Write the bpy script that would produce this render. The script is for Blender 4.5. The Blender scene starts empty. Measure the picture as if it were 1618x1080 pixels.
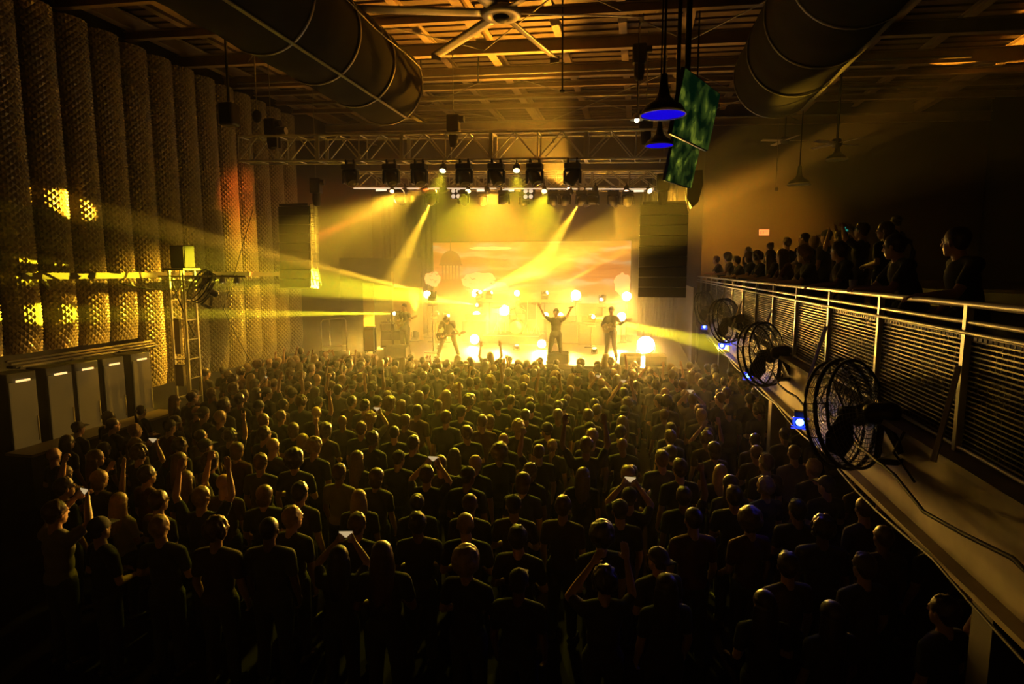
import bpy, bmesh, math, random
from mathutils import Vector, Matrix, Quaternion, noise
C = bpy.context.scene.collection
SC = bpy.context.scene
V = Vector
PI = math.pi

# ---------------------------------------------------------------- camera
EYE = (0.0, 0.0, 4.55)
YAW, PITCH, FOCAL = math.radians(11.98), math.atan(113 / 950.0), 950.0
cam_d = bpy.data.cameras.new('camera')
cam_d.sensor_width = 36.0
cam_d.lens = FOCAL / 1618.0 * 36.0
cam_d.clip_start, cam_d.clip_end = 0.05, 200
cam = bpy.data.objects.new('camera', cam_d)
C.objects.link(cam)
cam.location = EYE
cam.rotation_euler = (PI / 2 - PITCH, 0, YAW)
SC.camera = cam

# ---------------------------------------------------------------- world, exposure
w = bpy.data.worlds.new('world'); SC.world = w
w.use_nodes = True
w.node_tree.nodes['Background'].inputs[0].default_value = (0.0, 0.0, 0.0, 1)
w.node_tree.nodes['Background'].inputs[1].default_value = 0.0
SC.view_settings.view_transform = 'Standard'
SC.view_settings.look = 'None'
SC.view_settings.gamma = 1.0
SC.view_settings.use_curve_mapping = False
SC.view_settings.exposure = 0.0
cy = SC.cycles
cy.use_denoising = True
cy.volume_bounces = 0
cy.max_bounces = 5
cy.diffuse_bounces = 1
cy.glossy_bounces = 2
cy.transmission_bounces = 4
cy.transparent_max_bounces = 8
cy.sample_clamp_direct = 0
cy.sample_clamp_indirect = 4
cy.caustics_reflective = False
cy.caustics_refractive = False
cy.use_light_tree = True

# ---------------------------------------------------------------- beams of the rig
YEL, GRN, AMB, ORG, WHT = (1, .54, .03), (1, .80, .02), (1, .40, .025), (1, .18, .02), (1, .50, .06)
HAZE_DENSITY, HAZE_G = 0.060, 0.15
HAZE_C, HAZE_R = (-4.8, 24.0, 4.2), (10.2, 8.8, 6.2)
PANEL_GAIN, BEAM_GAIN, WASH_GAIN = .34, 7.0, .6
# name of fixture kind, source, target, colour, watts, full cone degrees, blend
BEAMS = [
 # floor row at the rear of the stage
 ('floor', (-7.51, 21.2, 3.67), (-13.0, 11.76, 6.06), YEL, 34000, 3.4, .4),
 ('floor', (-6.89, 25.5, 3.03), (-13.0, 9.9, 5.18), GRN, 36000, 6.5, .4),
 ('floor', (-9.52, 22.6, 2.84), (-13.0, 10.95, 3.58), GRN, 60000, 2.4, .4),
 ('floor', (-1.85, 24.0, 2.73), (2.2, 16.28, 2.58), GRN, 40000, 3.6, .4),
 ('floor', (-7.02, 26.0, 3.57), (3.44, 12.0, 6.84), YEL, 17000, 9.0, .6),
 ('floor', (-4.05, 26.0, 3.54), (1.83, 22.0, 6.55), AMB, 14000, 4.0, .4),
 ('floor', (-1.5, 25.0, 3.44), (-2.69, 21.0, 1.25), YEL, 16000, 3.6, .3),
 ('floor', (-8.58, 24.5, 2.69), (-3.93, 25.0, 4.63), YEL, 12000, 4.0, .4),
 ('floor', (-6.55, 26.0, 3.54), (-2.02, 24.0, 5.34), AMB, 12000, 5.0, .4),
 ('floor', (-9.49, 24.5, 1.8), (-9.75, 25.0, 4.19), YEL, 600, 20, .4),
 ('floor', (-8.07, 24.5, 2.64), (-4.89, 22.0, 2.35), YEL, 3000, 4.0, .4),
 # heads hung under the rear truss
 ('head', (-6.77, 19.5, 6.86), (-10.08, 23.0, 3.45), YEL, 8000, 11, .5),
 ('head', (-7.9, 19.5, 6.61), (-11.01, 18.0, 4.94), ORG, 12000, 8, .6),
 ('head', (-5.7, 19.5, 7.02), (-5.12, 24.0, 3.45), GRN, 12000, 3.0, .3),
 ('head', (-2.75, 19.5, 6.74), (-3.47, 24.0, 4.73), YEL, 1500, 6, .5),
 ('head', (-2.38, 19.5, 6.6), (-3.72, 24.0, 4.47), YEL, 2500, 6, .5),
 ('head', (-1.86, 19.5, 6.49), (-4.46, 25.0, 3.94), YEL, 9000, 9, .5),
 ('head', (-0.88, 19.5, 6.47), (-0.53, 24.0, 4.48), YEL, 1500, 9, .5),
 ('head', (-0.43, 19.5, 6.26), (-0.86, 23.0, 4.48), ORG, 800, 7, .5),
 ('head', (-4.35, 19.5, 6.78), (-6.58, 22.0, 6.32), ORG, 800, 7, .5),
 ('head', (-1.5, 19.5, 6.71), (-3.1, 21.0, 7.13), ORG, 800, 7, .5),
]
# strobe / blinder panels facing the house: position, watts, radius of lit face
PANELS = [
 ((-9.53, 26.2, 3.46), 500, .22), ((-7.22, 26.2, 3.53), 500, .24), ((-2.72, 26.2, 3.48), 600, .28), ((-0.55, 26.2, 3.45), 600, .26),
 ((-9.84, 25.6, 2.54), 420, .2), ((-7.03, 25.6, 2.58), 420, .24), ((-3.93, 25.6, 2.65), 300, .14), ((-3.3, 25.6, 2.64), 300, .14), ((-0.73, 25.6, 2.62), 500, .24),
 ((-10.18, 23.5, 1.56), 600, .26), ((-6.54, 23.5, 1.42), 500, .26), ((-3.66, 22.8, 1.56), 500, .22), ((0.25, 22.0, 1.74), 1100, .42), ((-5.77, 25.6, 2.82), 900, .3), ((-5.33, 26.2, 3.55), 400, .16),
]
# wide wash spots, many of them added fill: source, target, colour, watts, cone
WASH = [
 ((-8.14, 19.2, 7.21), (-6.5, 13.5, 1.2), YEL, 2000, 56),
 ((-5.52, 19.2, 7.14), (-4.5, 12, 1.2), GRN, 4500, 50),
 ((-3.03, 19.2, 7.07), (-2.6, 12, 1.2), GRN, 4500, 50),
 ((-0.48, 19.2, 7.0), (-.5, 14, 1.2), AMB, 2000, 52),
 ((-7.7, 19.2, 7.19), (-13, 13.6, 2.5), YEL, 22000, 36),
 ((-6.38, 19.2, 7.16), (-13, 18.2, 6.6), ORG, 16000, 26),
 ((-2.23, 19.2, 7.05), (-4.2, 16.0, 10.2), AMB, 8000, 72),  # added to brighten the roof, big fan and front truss
 ((-4.89, 19.2, 7.12), (-5.5, 25.5, 3.5), AMB, 15000, 84),  # added to make the stage haze glow
 ((-1.44, 19.2, 7.03), (-2.5, 25.5, 3.5), AMB, 15000, 84),  # second one added for the glow of the stage haze
 ((-7.03, 19.2, 7.18), (-13, 17.8, 3.6), YEL, 6500, 56),  # added to lift the wall tubes nearer the stage
 ((0.19, 19.2, 6.98), (2.6, 14.5, 4.4), YEL, 2600, 44),  # added fill for the balcony people and rail
 ((-5.22, 15.74, 7.24), (-4.6, 9.5, 0.5), GRN, 3000, 44),  # added above the crowd for green haze and bright hair edges
 ((-3.22, 15.74, 7.18), (-1.8, 9.8, 0.5), GRN, 3000, 44),  # added twin of the crowd wash before it
 ((0.47, 19.2, 6.98), (3.6, 24.8, 6.2), AMB, 5500, 46),  # added to warm the wall beyond the balcony
]
# up-lights added on the deck to brighten the trusses: position, target, colour, watts, cone
UPLIGHTS = [((-7.6, 22.3, 1.62), (-7.0, 17.5, 10.0), AMB, 2600, 62), ((-4.6, 22.6, 1.62), (-4.4, 17.5, 10.0), AMB, 2600, 62), ((-1.6, 22.3, 1.62), (-1.8, 17.5, 10.0), AMB, 2600, 62)]

# ---------------------------------------------------------------- helpers
def clamp(x, a, b): return max(a, min(b, x))
MATS = {}
def mat(name, col, rough=.6, metal=0.0, var=.25, scale=6.0, bump=0.0, emit=None, es=0.0, spec=.5):
    if name in MATS: return MATS[name]
    m = bpy.data.materials.new(name); m.use_nodes = True
    nt = m.node_tree; b = nt.nodes['Principled BSDF']
    tc = nt.nodes.new('ShaderNodeTexCoord'); nz = nt.nodes.new('ShaderNodeTexNoise')
    nz.inputs['Scale'].default_value = scale; nz.inputs['Detail'].default_value = 4
    nt.links.new(tc.outputs['Object'], nz.inputs['Vector'])
    mx = nt.nodes.new('ShaderNodeMix'); mx.data_type = 'RGBA'
    mx.inputs['A'].default_value = (*[c * (1 - var) for c in col], 1)
    mx.inputs['B'].default_value = (*[min(1, c * (1 + var)) for c in col], 1)
    nt.links.new(nz.outputs['Fac'], mx.inputs['Factor'])
    nt.links.new(mx.outputs['Result'], b.inputs['Base Color'])
    b.inputs['Roughness'].default_value = rough; b.inputs['Metallic'].default_value = metal
    b.inputs['Specular IOR Level'].default_value = spec
    if bump:
        bp = nt.nodes.new('ShaderNodeBump'); bp.inputs['Strength'].default_value = bump; bp.inputs['Distance'].default_value = .02
        nt.links.new(nz.outputs['Fac'], bp.inputs['Height']); nt.links.new(bp.outputs['Normal'], b.inputs['Normal'])
    if emit:
        b.inputs['Emission Color'].default_value = (*emit, 1); b.inputs['Emission Strength'].default_value = es
    MATS[name] = m
    return m

class MB:
    """collects shapes, links them as one mesh object"""
    def __init__(s): s.v, s.f, s.sm = [], [], []
    def add(s, vs, fs, smooth=False, M=None):
        n = len(s.v)
        s.v += [tuple(M @ V(p)) if M is not None else tuple(p) for p in vs]
        s.f += [tuple(i + n for i in f) for f in fs]; s.sm += [smooth] * len(fs)
        return s
    def box(s, c, d, M=None, bev=0.0):
        x, y, z = c; a, b, h = [q / 2 for q in d]
        if bev <= 0:
            vs = [(x + i * a, y + j * b, z + k * h) for i in (-1, 1) for j in (-1, 1) for k in (-1, 1)]
            return s.add(vs, [(0, 1, 3, 2), (4, 6, 7, 5), (0, 4, 5, 1), (2, 3, 7, 6), (0, 2, 6, 4), (1, 5, 7, 3)], False, M)
        bm = bmesh.new(); bmesh.ops.create_cube(bm, size=1)
        for v in bm.verts: v.co = V((x + v.co.x * d[0], y + v.co.y * d[1], z + v.co.z * d[2]))
        bmesh.ops.bevel(bm, geom=bm.edges[:], offset=bev, segments=2, affect='EDGES', profile=.5)
        bm.verts.index_update()
        s.add([v.co[:] for v in bm.verts], [[v.index for v in f.verts] for f in bm.faces], False, M); bm.free()
        return s
    def frame(s, p, q):
        p, q = V(p), V(q); d = q - p; L = d.length; d = d.normalized() if L > 1e-9 else V((0, 0, 1))
        u = d.cross(V((0, 0, 1)) if abs(d.z) < .95 else V((0, 1, 0))).normalized(); w = u.cross(d)
        return p, q, d, u, w, L
    def bar(s, p, q, a, b=None):
        b = b or a
        p, q, d, u, w, L = s.frame(p, q)
        vs = [e + u * i * a / 2 + w * j * b / 2 for e in (p, q) for i, j in ((-1, -1), (1, -1), (1, 1), (-1, 1))]
        return s.add(vs, [(0, 3, 2, 1), (4, 5, 6, 7)] + [(i, (i + 1) % 4, 4 + (i + 1) % 4, 4 + i) for i in range(4)])
    def cyl(s, p, q, r0, r1=None, n=12, cap=True):
        r1 = r0 if r1 is None else r1
        p, q, d, u, w, L = s.frame(p, q)
        vs = [e + (u * math.cos(2 * PI * k / n) + w * math.sin(2 * PI * k / n)) * r for e, r in ((p, r0), (q, r1)) for k in range(n)]
        fs = [(k, (k + 1) % n, n + (k + 1) % n, n + k) for k in range(n)]
        s.add(vs, fs, True)
        if cap: s.add(vs, [tuple(range(n - 1, -1, -1)), tuple(range(n, 2 * n))])
        return s
    def tube(s, pts, r, n=6):
        pts = [V(p) for p in pts]; vs = []
        for i, p in enumerate(pts):
            d = (pts[min(i + 1, len(pts) - 1)] - pts[max(i - 1, 0)]).normalized()
            u = d.cross(V((0, 0, 1)) if abs(d.z) < .9 else V((0, 1, 0))).normalized(); w = u.cross(d)
            vs += [p + (u * math.cos(2 * PI * k / n) + w * math.sin(2 * PI * k / n)) * r for k in range(n)]
        fs = [(i * n + k, i * n + (k + 1) % n, (i + 1) * n + (k + 1) % n, (i + 1) * n + k) for i in range(len(pts) - 1) for k in range(n)]
        fs += [tuple(range(n - 1, -1, -1)), tuple(range((len(pts) - 1) * n, len(pts) * n))]
        return s.add(vs, fs, True)
    def sph(s, c, r, sc=(1, 1, 1), n=12, m=8, M=None):
        vs = [V((0, 0, -1))] + [V((math.sin(PI * j / m) * math.cos(2 * PI * k / n), math.sin(PI * j / m) * math.sin(2 * PI * k / n), -math.cos(PI * j / m))) for j in range(1, m) for k in range(n)] + [V((0, 0, 1))]
        fs = [(0, 1 + (k + 1) % n, 1 + k) for k in range(n)]
        fs += [(1 + (j - 1) * n + k, 1 + (j - 1) * n + (k + 1) % n, 1 + j * n + (k + 1) % n, 1 + j * n + k) for j in range(1, m - 1) for k in range(n)]
        L = len(vs) - 1; b = 1 + (m - 2) * n
        fs += [(b + k, b + (k + 1) % n, L) for k in range(n)]
        vs = [V(c) + (M @ V((v.x * sc[0] * r, v.y * sc[1] * r, v.z * sc[2] * r)) if M is not None else V((v.x * sc[0] * r, v.y * sc[1] * r, v.z * sc[2] * r))) for v in vs]
        return s.add(vs, fs, True)
    def lathe(s, prof, c=(0, 0, 0), n=24, M=None, close=False):
        vs = [V((r * math.cos(2 * PI * k / n), r * math.sin(2 * PI * k / n), z)) for r, z in prof for k in range(n)]
        if M is not None: vs = [M @ v for v in vs]
        vs = [v + V(c) for v in vs]
        fs = [(i * n + k, i * n + (k + 1) % n, (i + 1) * n + (k + 1) % n, (i + 1) * n + k) for i in range(len(prof) - 1) for k in range(n)]
        return s.add(vs, fs, True)
    def poly(s, pts2, y0, y1, plane='xz'):
        """extruded outline between two depths"""
        n = len(pts2)
        if plane == 'xz': vs = [(x, y0, z) for x, z in pts2] + [(x, y1, z) for x, z in pts2]
        elif plane == 'xy': vs = [(x, y, y0) for x, y in pts2] + [(x, y, y1) for x, y in pts2]
        else: vs = [(y0, x, z) for x, z in pts2] + [(y1, x, z) for x, z in pts2]
        return s.add(vs, [tuple(range(n)), tuple(range(2 * n - 1, n - 1, -1))] + [(k, n + k, n + (k + 1) % n, (k + 1) % n) for k in range(n)])
    def mesh(s, name):
        me = bpy.data.meshes.new(name); me.from_pydata([tuple(v) for v in s.v], [], s.f)
        me.polygons.foreach_set('use_smooth', s.sm); me.update()
        return me
    def build(s, name, m, parent=None, loc=None, fix=True):
        me = s.mesh(name)
        if fix:
            bm = bmesh.new(); bm.from_mesh(me); bmesh.ops.recalc_face_normals(bm, faces=bm.faces[:]); bm.to_mesh(me); bm.free()
        me.materials.append(m)
        return link(name, me, parent, loc)
def link(name, me, parent=None, loc=None):
    o = bpy.data.objects.new(name, me); C.objects.link(o)
    if parent: o.parent = parent
    if loc: o.location = loc
    return o
def tag(o, label=None, cat=None, group=None, kind=None):
    if label: o['label'] = label
    if cat: o['category'] = cat
    if group: o['group'] = group
    if kind: o['kind'] = kind
    return o
def thing(name, label, cat, loc=(0, 0, 0), rz=0, group=None):
    o = bpy.data.objects.new(name, None); C.objects.link(o); o.empty_display_size = .1
    o.location = loc; o.rotation_euler = (0, 0, rz)
    return tag(o, label, cat, group)
def dup(root, loc=None, rz=None, label=None, rot=None):
    def cp(o, par):
        c = o.copy(); C.objects.link(c)
        if par: c.parent = par
        for ch in kids.get(o.name, []): cp(ch, c)
        return c
    kids = {}
    def walk(o):
        kids[o.name] = list(o.children)
        for ch in o.children: walk(ch)
    walk(root); r = cp(root, None)
    if loc is not None: r.location = loc
    if rz is not None: r.rotation_euler = (0, 0, rz)
    if rot is not None: r.rotation_euler = rot
    if label: r['label'] = label
    return r
def aim(src, dst):
    return (V(dst) - V(src)).to_track_quat('-Z', 'Y').to_euler()
def spot(src, dst, col, watts, deg, blend=.3, rad=.04, name='beam_light'):
    l = bpy.data.lights.new(name, 'SPOT'); l.energy = watts; l.color = col
    l.spot_size = math.radians(deg); l.spot_blend = blend; l.shadow_soft_size = rad
    o = bpy.data.objects.new(name, l); C.objects.link(o); o.location = src; o.rotation_euler = aim(src, dst)
    return o
def point(src, col, watts, rad=.1, name='lamp_light'):
    l = bpy.data.lights.new(name, 'POINT'); l.energy = watts; l.color = col; l.shadow_soft_size = rad
    o = bpy.data.objects.new(name, l); C.objects.link(o); o.location = src
    return o
def area(src, dst, col, watts, sz, name='panel_light', spread=180):
    l = bpy.data.lights.new(name, 'AREA'); l.energy = watts; l.color = col; l.shape = 'DISK'; l.size = sz; l.spread = math.radians(spread)
    o = bpy.data.objects.new(name, l); C.objects.link(o); o.location = src; o.rotation_euler = aim(src, dst)
    return o

# ---------------------------------------------------------------- haze
def haze(name, lo, hi, dens, g):
    """haze pumped out on the stage: thick there, thinning out smoothly over the house"""
    m = bpy.data.materials.new(name); m.use_nodes = True; nt = m.node_tree; nt.nodes.clear()
    N, L = nt.nodes.new, nt.links.new
    o_ = N('ShaderNodeOutputMaterial'); s_ = N('ShaderNodeVolumeScatter')
    s_.inputs['Anisotropy'].default_value = g; s_.inputs['Color'].default_value = (1, 1, 1, 1)
    geo = N('ShaderNodeNewGeometry')
    mp = N('ShaderNodeMapping'); mp.vector_type = 'POINT'
    # ellipsoid falloff around the stage
    sub = N('ShaderNodeVectorMath'); sub.operation = 'SUBTRACT'; sub.inputs[1].default_value = HAZE_C
    dv = N('ShaderNodeVectorMath'); dv.operation = 'DIVIDE'; dv.inputs[1].default_value = HAZE_R
    ln = N('ShaderNodeVectorMath'); ln.operation = 'LENGTH'
    sq = N('ShaderNodeMath'); sq.operation = 'POWER'; sq.inputs[1].default_value = 2.0
    ng = N('ShaderNodeMath'); ng.operation = 'MULTIPLY'; ng.inputs[1].default_value = -1.0
    ex = N('ShaderNodeMath'); ex.operation = 'EXPONENT'
    ml = N('ShaderNodeMath'); ml.operation = 'MULTIPLY'; ml.inputs[1].default_value = dens
    L(geo.outputs['Position'], sub.inputs[0]); L(sub.outputs[0], dv.inputs[0]); L(dv.outputs[0], ln.inputs[0])
    L(ln.outputs['Value'], sq.inputs[0]); L(sq.outputs[0], ng.inputs[0]); L(ng.outputs[0], ex.inputs[0]); L(ex.outputs[0], ml.inputs[0])
    L(ml.outputs[0], s_.inputs['Density']); L(s_.outputs[0], o_.inputs['Volume'])
    nt.nodes.remove(mp)
    c = [(a + b) / 2 for a, b in zip(lo, hi)]; d = [b - a for a, b in zip(lo, hi)]
    o = MB().box((0, 0, 0), d).build(name, m, loc=c)
    return tag(o, 'thin yellow lit stage haze filling the whole hall', 'haze', kind='stuff')
haze('stage_haze', (-12.9, .5, .02), (11.9, 29.3, 10.45), HAZE_DENSITY, HAZE_G)

# ---------------------------------------------------------------- materials
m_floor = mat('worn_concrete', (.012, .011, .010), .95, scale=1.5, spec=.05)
m_deck = mat('roof_deck', (.20, .14, .085), .65, var=.5, scale=1.6)
m_steel = mat('galvanised_steel', (.42, .38, .32), .45, .5, var=.3, scale=4)
m_paintsteel = mat('primed_roof_steel', (.46, .34, .20), .55, 0, var=.3, scale=3)
m_alu = mat('truss_aluminium', (.78, .75, .68), .35, .35, var=.1)
m_black = mat('black_powder_coat', (.018, .017, .016), .45)
m_blackm = mat('black_matte', (.012, .011, .01), .85)
m_rub = mat('black_cable', (.015, .014, .013), .6)
m_dark = mat('black_painted_wall', (.03, .027, .025), .7)
m_drape = mat('black_velour_drape', (.045, .04, .034), .95)
m_wall = mat('dark_plaster', (.13, .10, .07), .85, scale=1.2)
m_cream = mat('cream_painted_fascia', (.42, .37, .28), .6, var=.35, scale=2.5, bump=.2)
m_fascia = mat('stained_cream_fascia', (.36, .31, .22), .65, var=.75, scale=1.7, bump=.3)
m_duct = mat('spiral_duct_skin', (.032, .027, .018), .85, .0, spec=.2, var=.35, scale=2)
m_wood = mat('stage_deck_ply', (.16, .12, .08), .45, scale=3)
m_grille = mat('speaker_grille', (.02, .018, .016), .7, scale=60)
m_blade = mat('fan_blade_metal', (.75, .68, .58), .4, .3, var=.1)

# ---------------------------------------------------------------- setting
WALLX = -13.0
def struct(name, mb, m, **k): return tag(mb.build(name, m, **k), kind='structure')
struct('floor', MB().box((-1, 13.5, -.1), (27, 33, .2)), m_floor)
struct('wall_left', MB().box((-13.75, 13.5, 5.7), (.2, 33, 11.4)), m_dark)
struct('wall_right', MB().box((12.1, 13.5, 5.7), (.2, 33, 11.4)), m_dark)
struct('wall_rear', MB().box((-1, -1.6, 5.7), (27, .2, 11.4)), m_dark)
struct('wall_stage', MB().box((-1, 29.5, 5.7), (27, .2, 11.4)), m_wall)
struct('wall_balcony_end', MB().box((7.15, 25.1, 5.4), (9.6, .2, 10.8)), m_wall)
RZ = lambda x: 11.0 - .03 * (x + 4)      # the roof falls gently to the right
mb = MB(); ny = 150
for k in range(ny):
    y0 = -1.5 + k * 31.0 / ny; y1 = y0 + 31.0 / ny; h = .045 if k % 2 else 0.0
    a, b = -13.65, 12.0
    mb.add([(a, y0, RZ(a) + h), (b, y0, RZ(b) + h), (b, y1, RZ(b) + h), (a, y1, RZ(a) + h)], [(0, 1, 2, 3)])
    mb.add([(a, y1, RZ(a)), (b, y1, RZ(b)), (b, y1, RZ(b) + .045), (a, y1, RZ(a) + .045)], [(0, 1, 2, 3)])
mb.add([(-13.85, -1.7, RZ(-13.85) + .1), (12.2, -1.7, RZ(12.2) + .1), (12.2, 29.6, RZ(12.2) + .1), (-13.85, 29.6, RZ(-13.85) + .1)], [(0, 1, 2, 3)])
struct('ceiling', mb, m_deck, fix=False)

def ibeam(p, q, h, w_, t=.02):
    mb = MB(); p, q = V(p), V(q)
    mb.bar(p, q, t, h); up = V((0, 0, h / 2))
    mb.bar(p + up, q + up, w_, t); mb.bar(p - up, q - up, w_, t)
    return mb
for x in (-13.3, -11.3, -4.25, .98, 5.6, 9.5):
    z = RZ(x) - .27
    struct('roof_beam', ibeam((x, -1.4, z), (x, 29.3, z), .34, .24), m_paintsteel)
for y, h in ((3.4, .2), (6.6, .2), (9.6, .24), (12.4, .2), (14.4, .2), (16.3, .3), (18.3, .34), (19.9, .14), (21.2, .1), (22.3, .16), (24.9, .3), (27.2, .2)):
    d = .44 + h / 2
    struct('roof_purlin', ibeam((-13.6, y, RZ(-13.6) - d), (11.9, y, RZ(11.9) - d), h, .12 + h * .2), m_paintsteel)
for x in (-12.3, -9.6, -7.9, -6.0, -2.3, -.6, 2.9, 4.3, 7.5):
    z = RZ(x) - .075
    struct('roof_joist', ibeam((x, -1.4, z), (x, 29.3, z), .14, .2), m_paintsteel)
for (xa, xb) in ((-11.3, -4.25), (-4.25, .98), (.98, 5.6)):
    for (ya, yb) in ((9.6, 16.3), (18.3, 24.9)):
        for a, b in ((xa, xb), (xb, xa)):
            struct('roof_brace_rod', MB().cyl((a, ya, RZ(a) - .62), (b, yb, RZ(b) - .62 - (.04 if a > b else 0)), .016, n=6), m_steel)
# pipes under the roof
for y, z in ((17.9, 10.25), (20.6, 10.3), (23.4, 10.2)):
    struct('roof_pipe', MB().cyl((-12.8, y, z + .26), (8, y, z - .36), .035, n=8), m_steel)
# stage platform, side wall and steps
struct('stage_floor', MB().box((-4.15, 24.1, 1.44), (12.1, 9.8, .12)), m_wood)
struct('stage_front_wall', MB().box((-4.15, 19.28, .69), (12.1, .06, 1.38)), m_drape)
struct('wall_stage_side', MB().box((1.75, 24.6, 2.0), (.12, 8.6, 4.0)), m_wall)
struct('wall_stage_lower', MB().box((-11.5, 25.5, 2.55), (3.9, .15, 5.1)), m_dark)

# ---------------------------------------------------------------- quilted tubes on the left wall
m_quilt = mat('quilted_tube_cover', (.34, .27, .15), .33, .1, var=.3, scale=5)
def quilt_mesh(z0, z1, rad=.375):
    """half tube wrapped in a diamond net: every diamond a small pillow"""
    mb = MB(); nu = 16; dz = .072; nz = int((z1 - z0) / dz); vs = []
    for j in range(nz + 1):
        for i in range(nu + 1):
            a = -PI * .5 + PI * i / nu
            r = rad + (.042 if (i + j) % 2 == 0 else 0.0)
            pinch = 1.0 - .5 * max(0.0, 1 - j / 11.0) ** 2
            vs.append((r * math.cos(a) * .8 * pinch, r * math.sin(a), z0 + j * dz))
    fs = []
    for j in range(nz):
        for i in range(nu):
            a = j * (nu + 1) + i; b, c, d = a + 1, a + nu + 2, a + nu + 1
            if (i + j) % 2 == 0: fs += [(a, b, d), (b, c, d)]
            else: fs += [(a, b, c), (a, c, d)]
    mb.add(vs, fs)
    return mb
long_q = quilt_mesh(1.35, 10.4).mesh('quilted_tube'); long_q.materials.append(m_quilt)
short_q = quilt_mesh(2.75, 10.4).mesh('quilted_tube'); short_q.materials.append(m_quilt)
ORD = ['first', 'second', 'third', 'fourth', 'fifth', 'sixth', 'seventh', 'eighth', 'ninth', 'tenth', 'eleventh', 'twelfth', 'thirteenth', 'fourteenth', 'fifteenth', 'sixteenth', 'seventeenth', 'eighteenth', 'nineteenth', 'twentieth', 'twenty-first', 'twenty-second', 'twenty-third', 'twenty-fourth', 'twenty-fifth', 'twenty-sixth', 'twenty-seventh', 'twenty-eighth', 'twenty-ninth', 'thirtieth']
tubes_y = [11.06 - .44 + .88 * k for k in range(-3, 13)]
for k, y in enumerate(tubes_y):
    o = link('quilted_wall_tube', short_q if y < 13.9 else long_q, None, (WALLX - .25, y, 0))
    r = len(tubes_y) - 1 - k
    tag(o, 'tall quilted %s tube of the left wall, %s from the stage' % ('short-bottomed' if y < 13.9 else 'long-bottomed', ORD[r]), 'wall padding', 'quilted tubes lining the left wall')
# ledge rail along the wall
led = thing('wall_ledge', 'long pale steel ledge running along the quilted left wall', 'ledge', (-12.42, 15.2, 4.47))
MB().box((0, 0, 0), (.16, 10.4, .06)).build('shelf', m_wall, led)
MB().box((.06, 0, -.06), (.03, 10.4, .10)).build('lip', m_wall, led)
for y in (-4.6, -2.4, -.2, 2.0, 4.2):
    MB().bar((-.15, y, -.03), (.02, y, -.32), .05).build('bracket', m_steel, led)
# sagging cables along the wall
def sag(p, q, d, r=.014, n=14):
    p, q = V(p), V(q)
    return MB().tube([p.lerp(q, t / n) + V((0, 0, -d * 4 * (t / n) * (1 - t / n))) for t in range(n + 1)], r)
tag(sag((-12.3, 12.3, 4.25), (-11.45, 14.7, 4.3), .22).build('power_cable', m_rub), 'black cable sagging under the left wall ledge beside the lighting tower', 'cable')
tag(sag((-10.88, 15.6, 6.29), (-11.59, 15.0, 3.42), .05, .012).build('stay_cable', m_rub), 'dark stay cable running down from the left truss end', 'cable')
tag(sag((-11.62, 15.0, 3.6), (-10.94, 15.2, 1.96), .05, .012).build('stay_cable', m_rub), 'dark cable running low across the quilted tubes right of tower', 'cable')
tag(sag((-11.61, 13.2, 4.25), (-11.05, 13.2, 2.9), .06, .018).build('feed_cable', m_rub), 'pale slack cable looping down the front of the lighting tower', 'cable')

# ---------------------------------------------------------------- spiral ducts
def duct(x, z, r, y_end, label):
    t = thing('air_duct', label, 'duct', (x, y_end, z))
    mb = MB(); n = 40; y = 0
    ring = []
    L = y_end + 1.2
    for k in range(60):
        yy = -L * k / 59
        ring.append((yy, r * (1 + .012 * math.sin(k * 1.7))))
    R = Matrix.Rotation(-PI / 2, 3, 'X')
    mb.lathe([(rr, yy) for yy, rr in ring], n=n, M=R)
    # end cap, slightly domed
    mb.lathe([(r, 0), (r * .93, .09), (r * .6, .16), (.001, .19)], n=n, M=R)
    mb.build('duct_sleeve', m_duct, t)
    for k in range(4):
        MB().lathe([(r * 1.004, -.04 - k * 1.6 - .03), (r * 1.022, -.04 - k * 1.6 - .03), (r * 1.022, -.04 - k * 1.6 + .03), (r * 1.004, -.04 - k * 1.6 + .03)], n=n, M=R).build('seam_band', m_steel, t)
    for sgn in (1,):
        c = MB()
        pts = [(r * 1.03 * math.cos(.35) * sgn, -L * q / 30, r * 1.03 * math.sin(.35) + .03 * math.sin(q)) for q in range(31)]
        c.tube(pts, .012)
        for k in range(26):
            c.sph((pts[0][0], -.2 - k * .4, pts[0][2]), .022, n=6, m=4)
        c.build('hanger_cable', m_steel, t)
    MB().bar((r * .55, 0, -r * .86), (r * .55, -L, -r * .86), .07, .02).build('seam_strip', m_steel, t)
    return t
duct(-6.02, 8.92, .90, 14.0, 'fat round fabric air duct over the left of the crowd')
duct(2.72, 8.62, .88, 14.0, 'fat round air duct over the balcony front')

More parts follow.
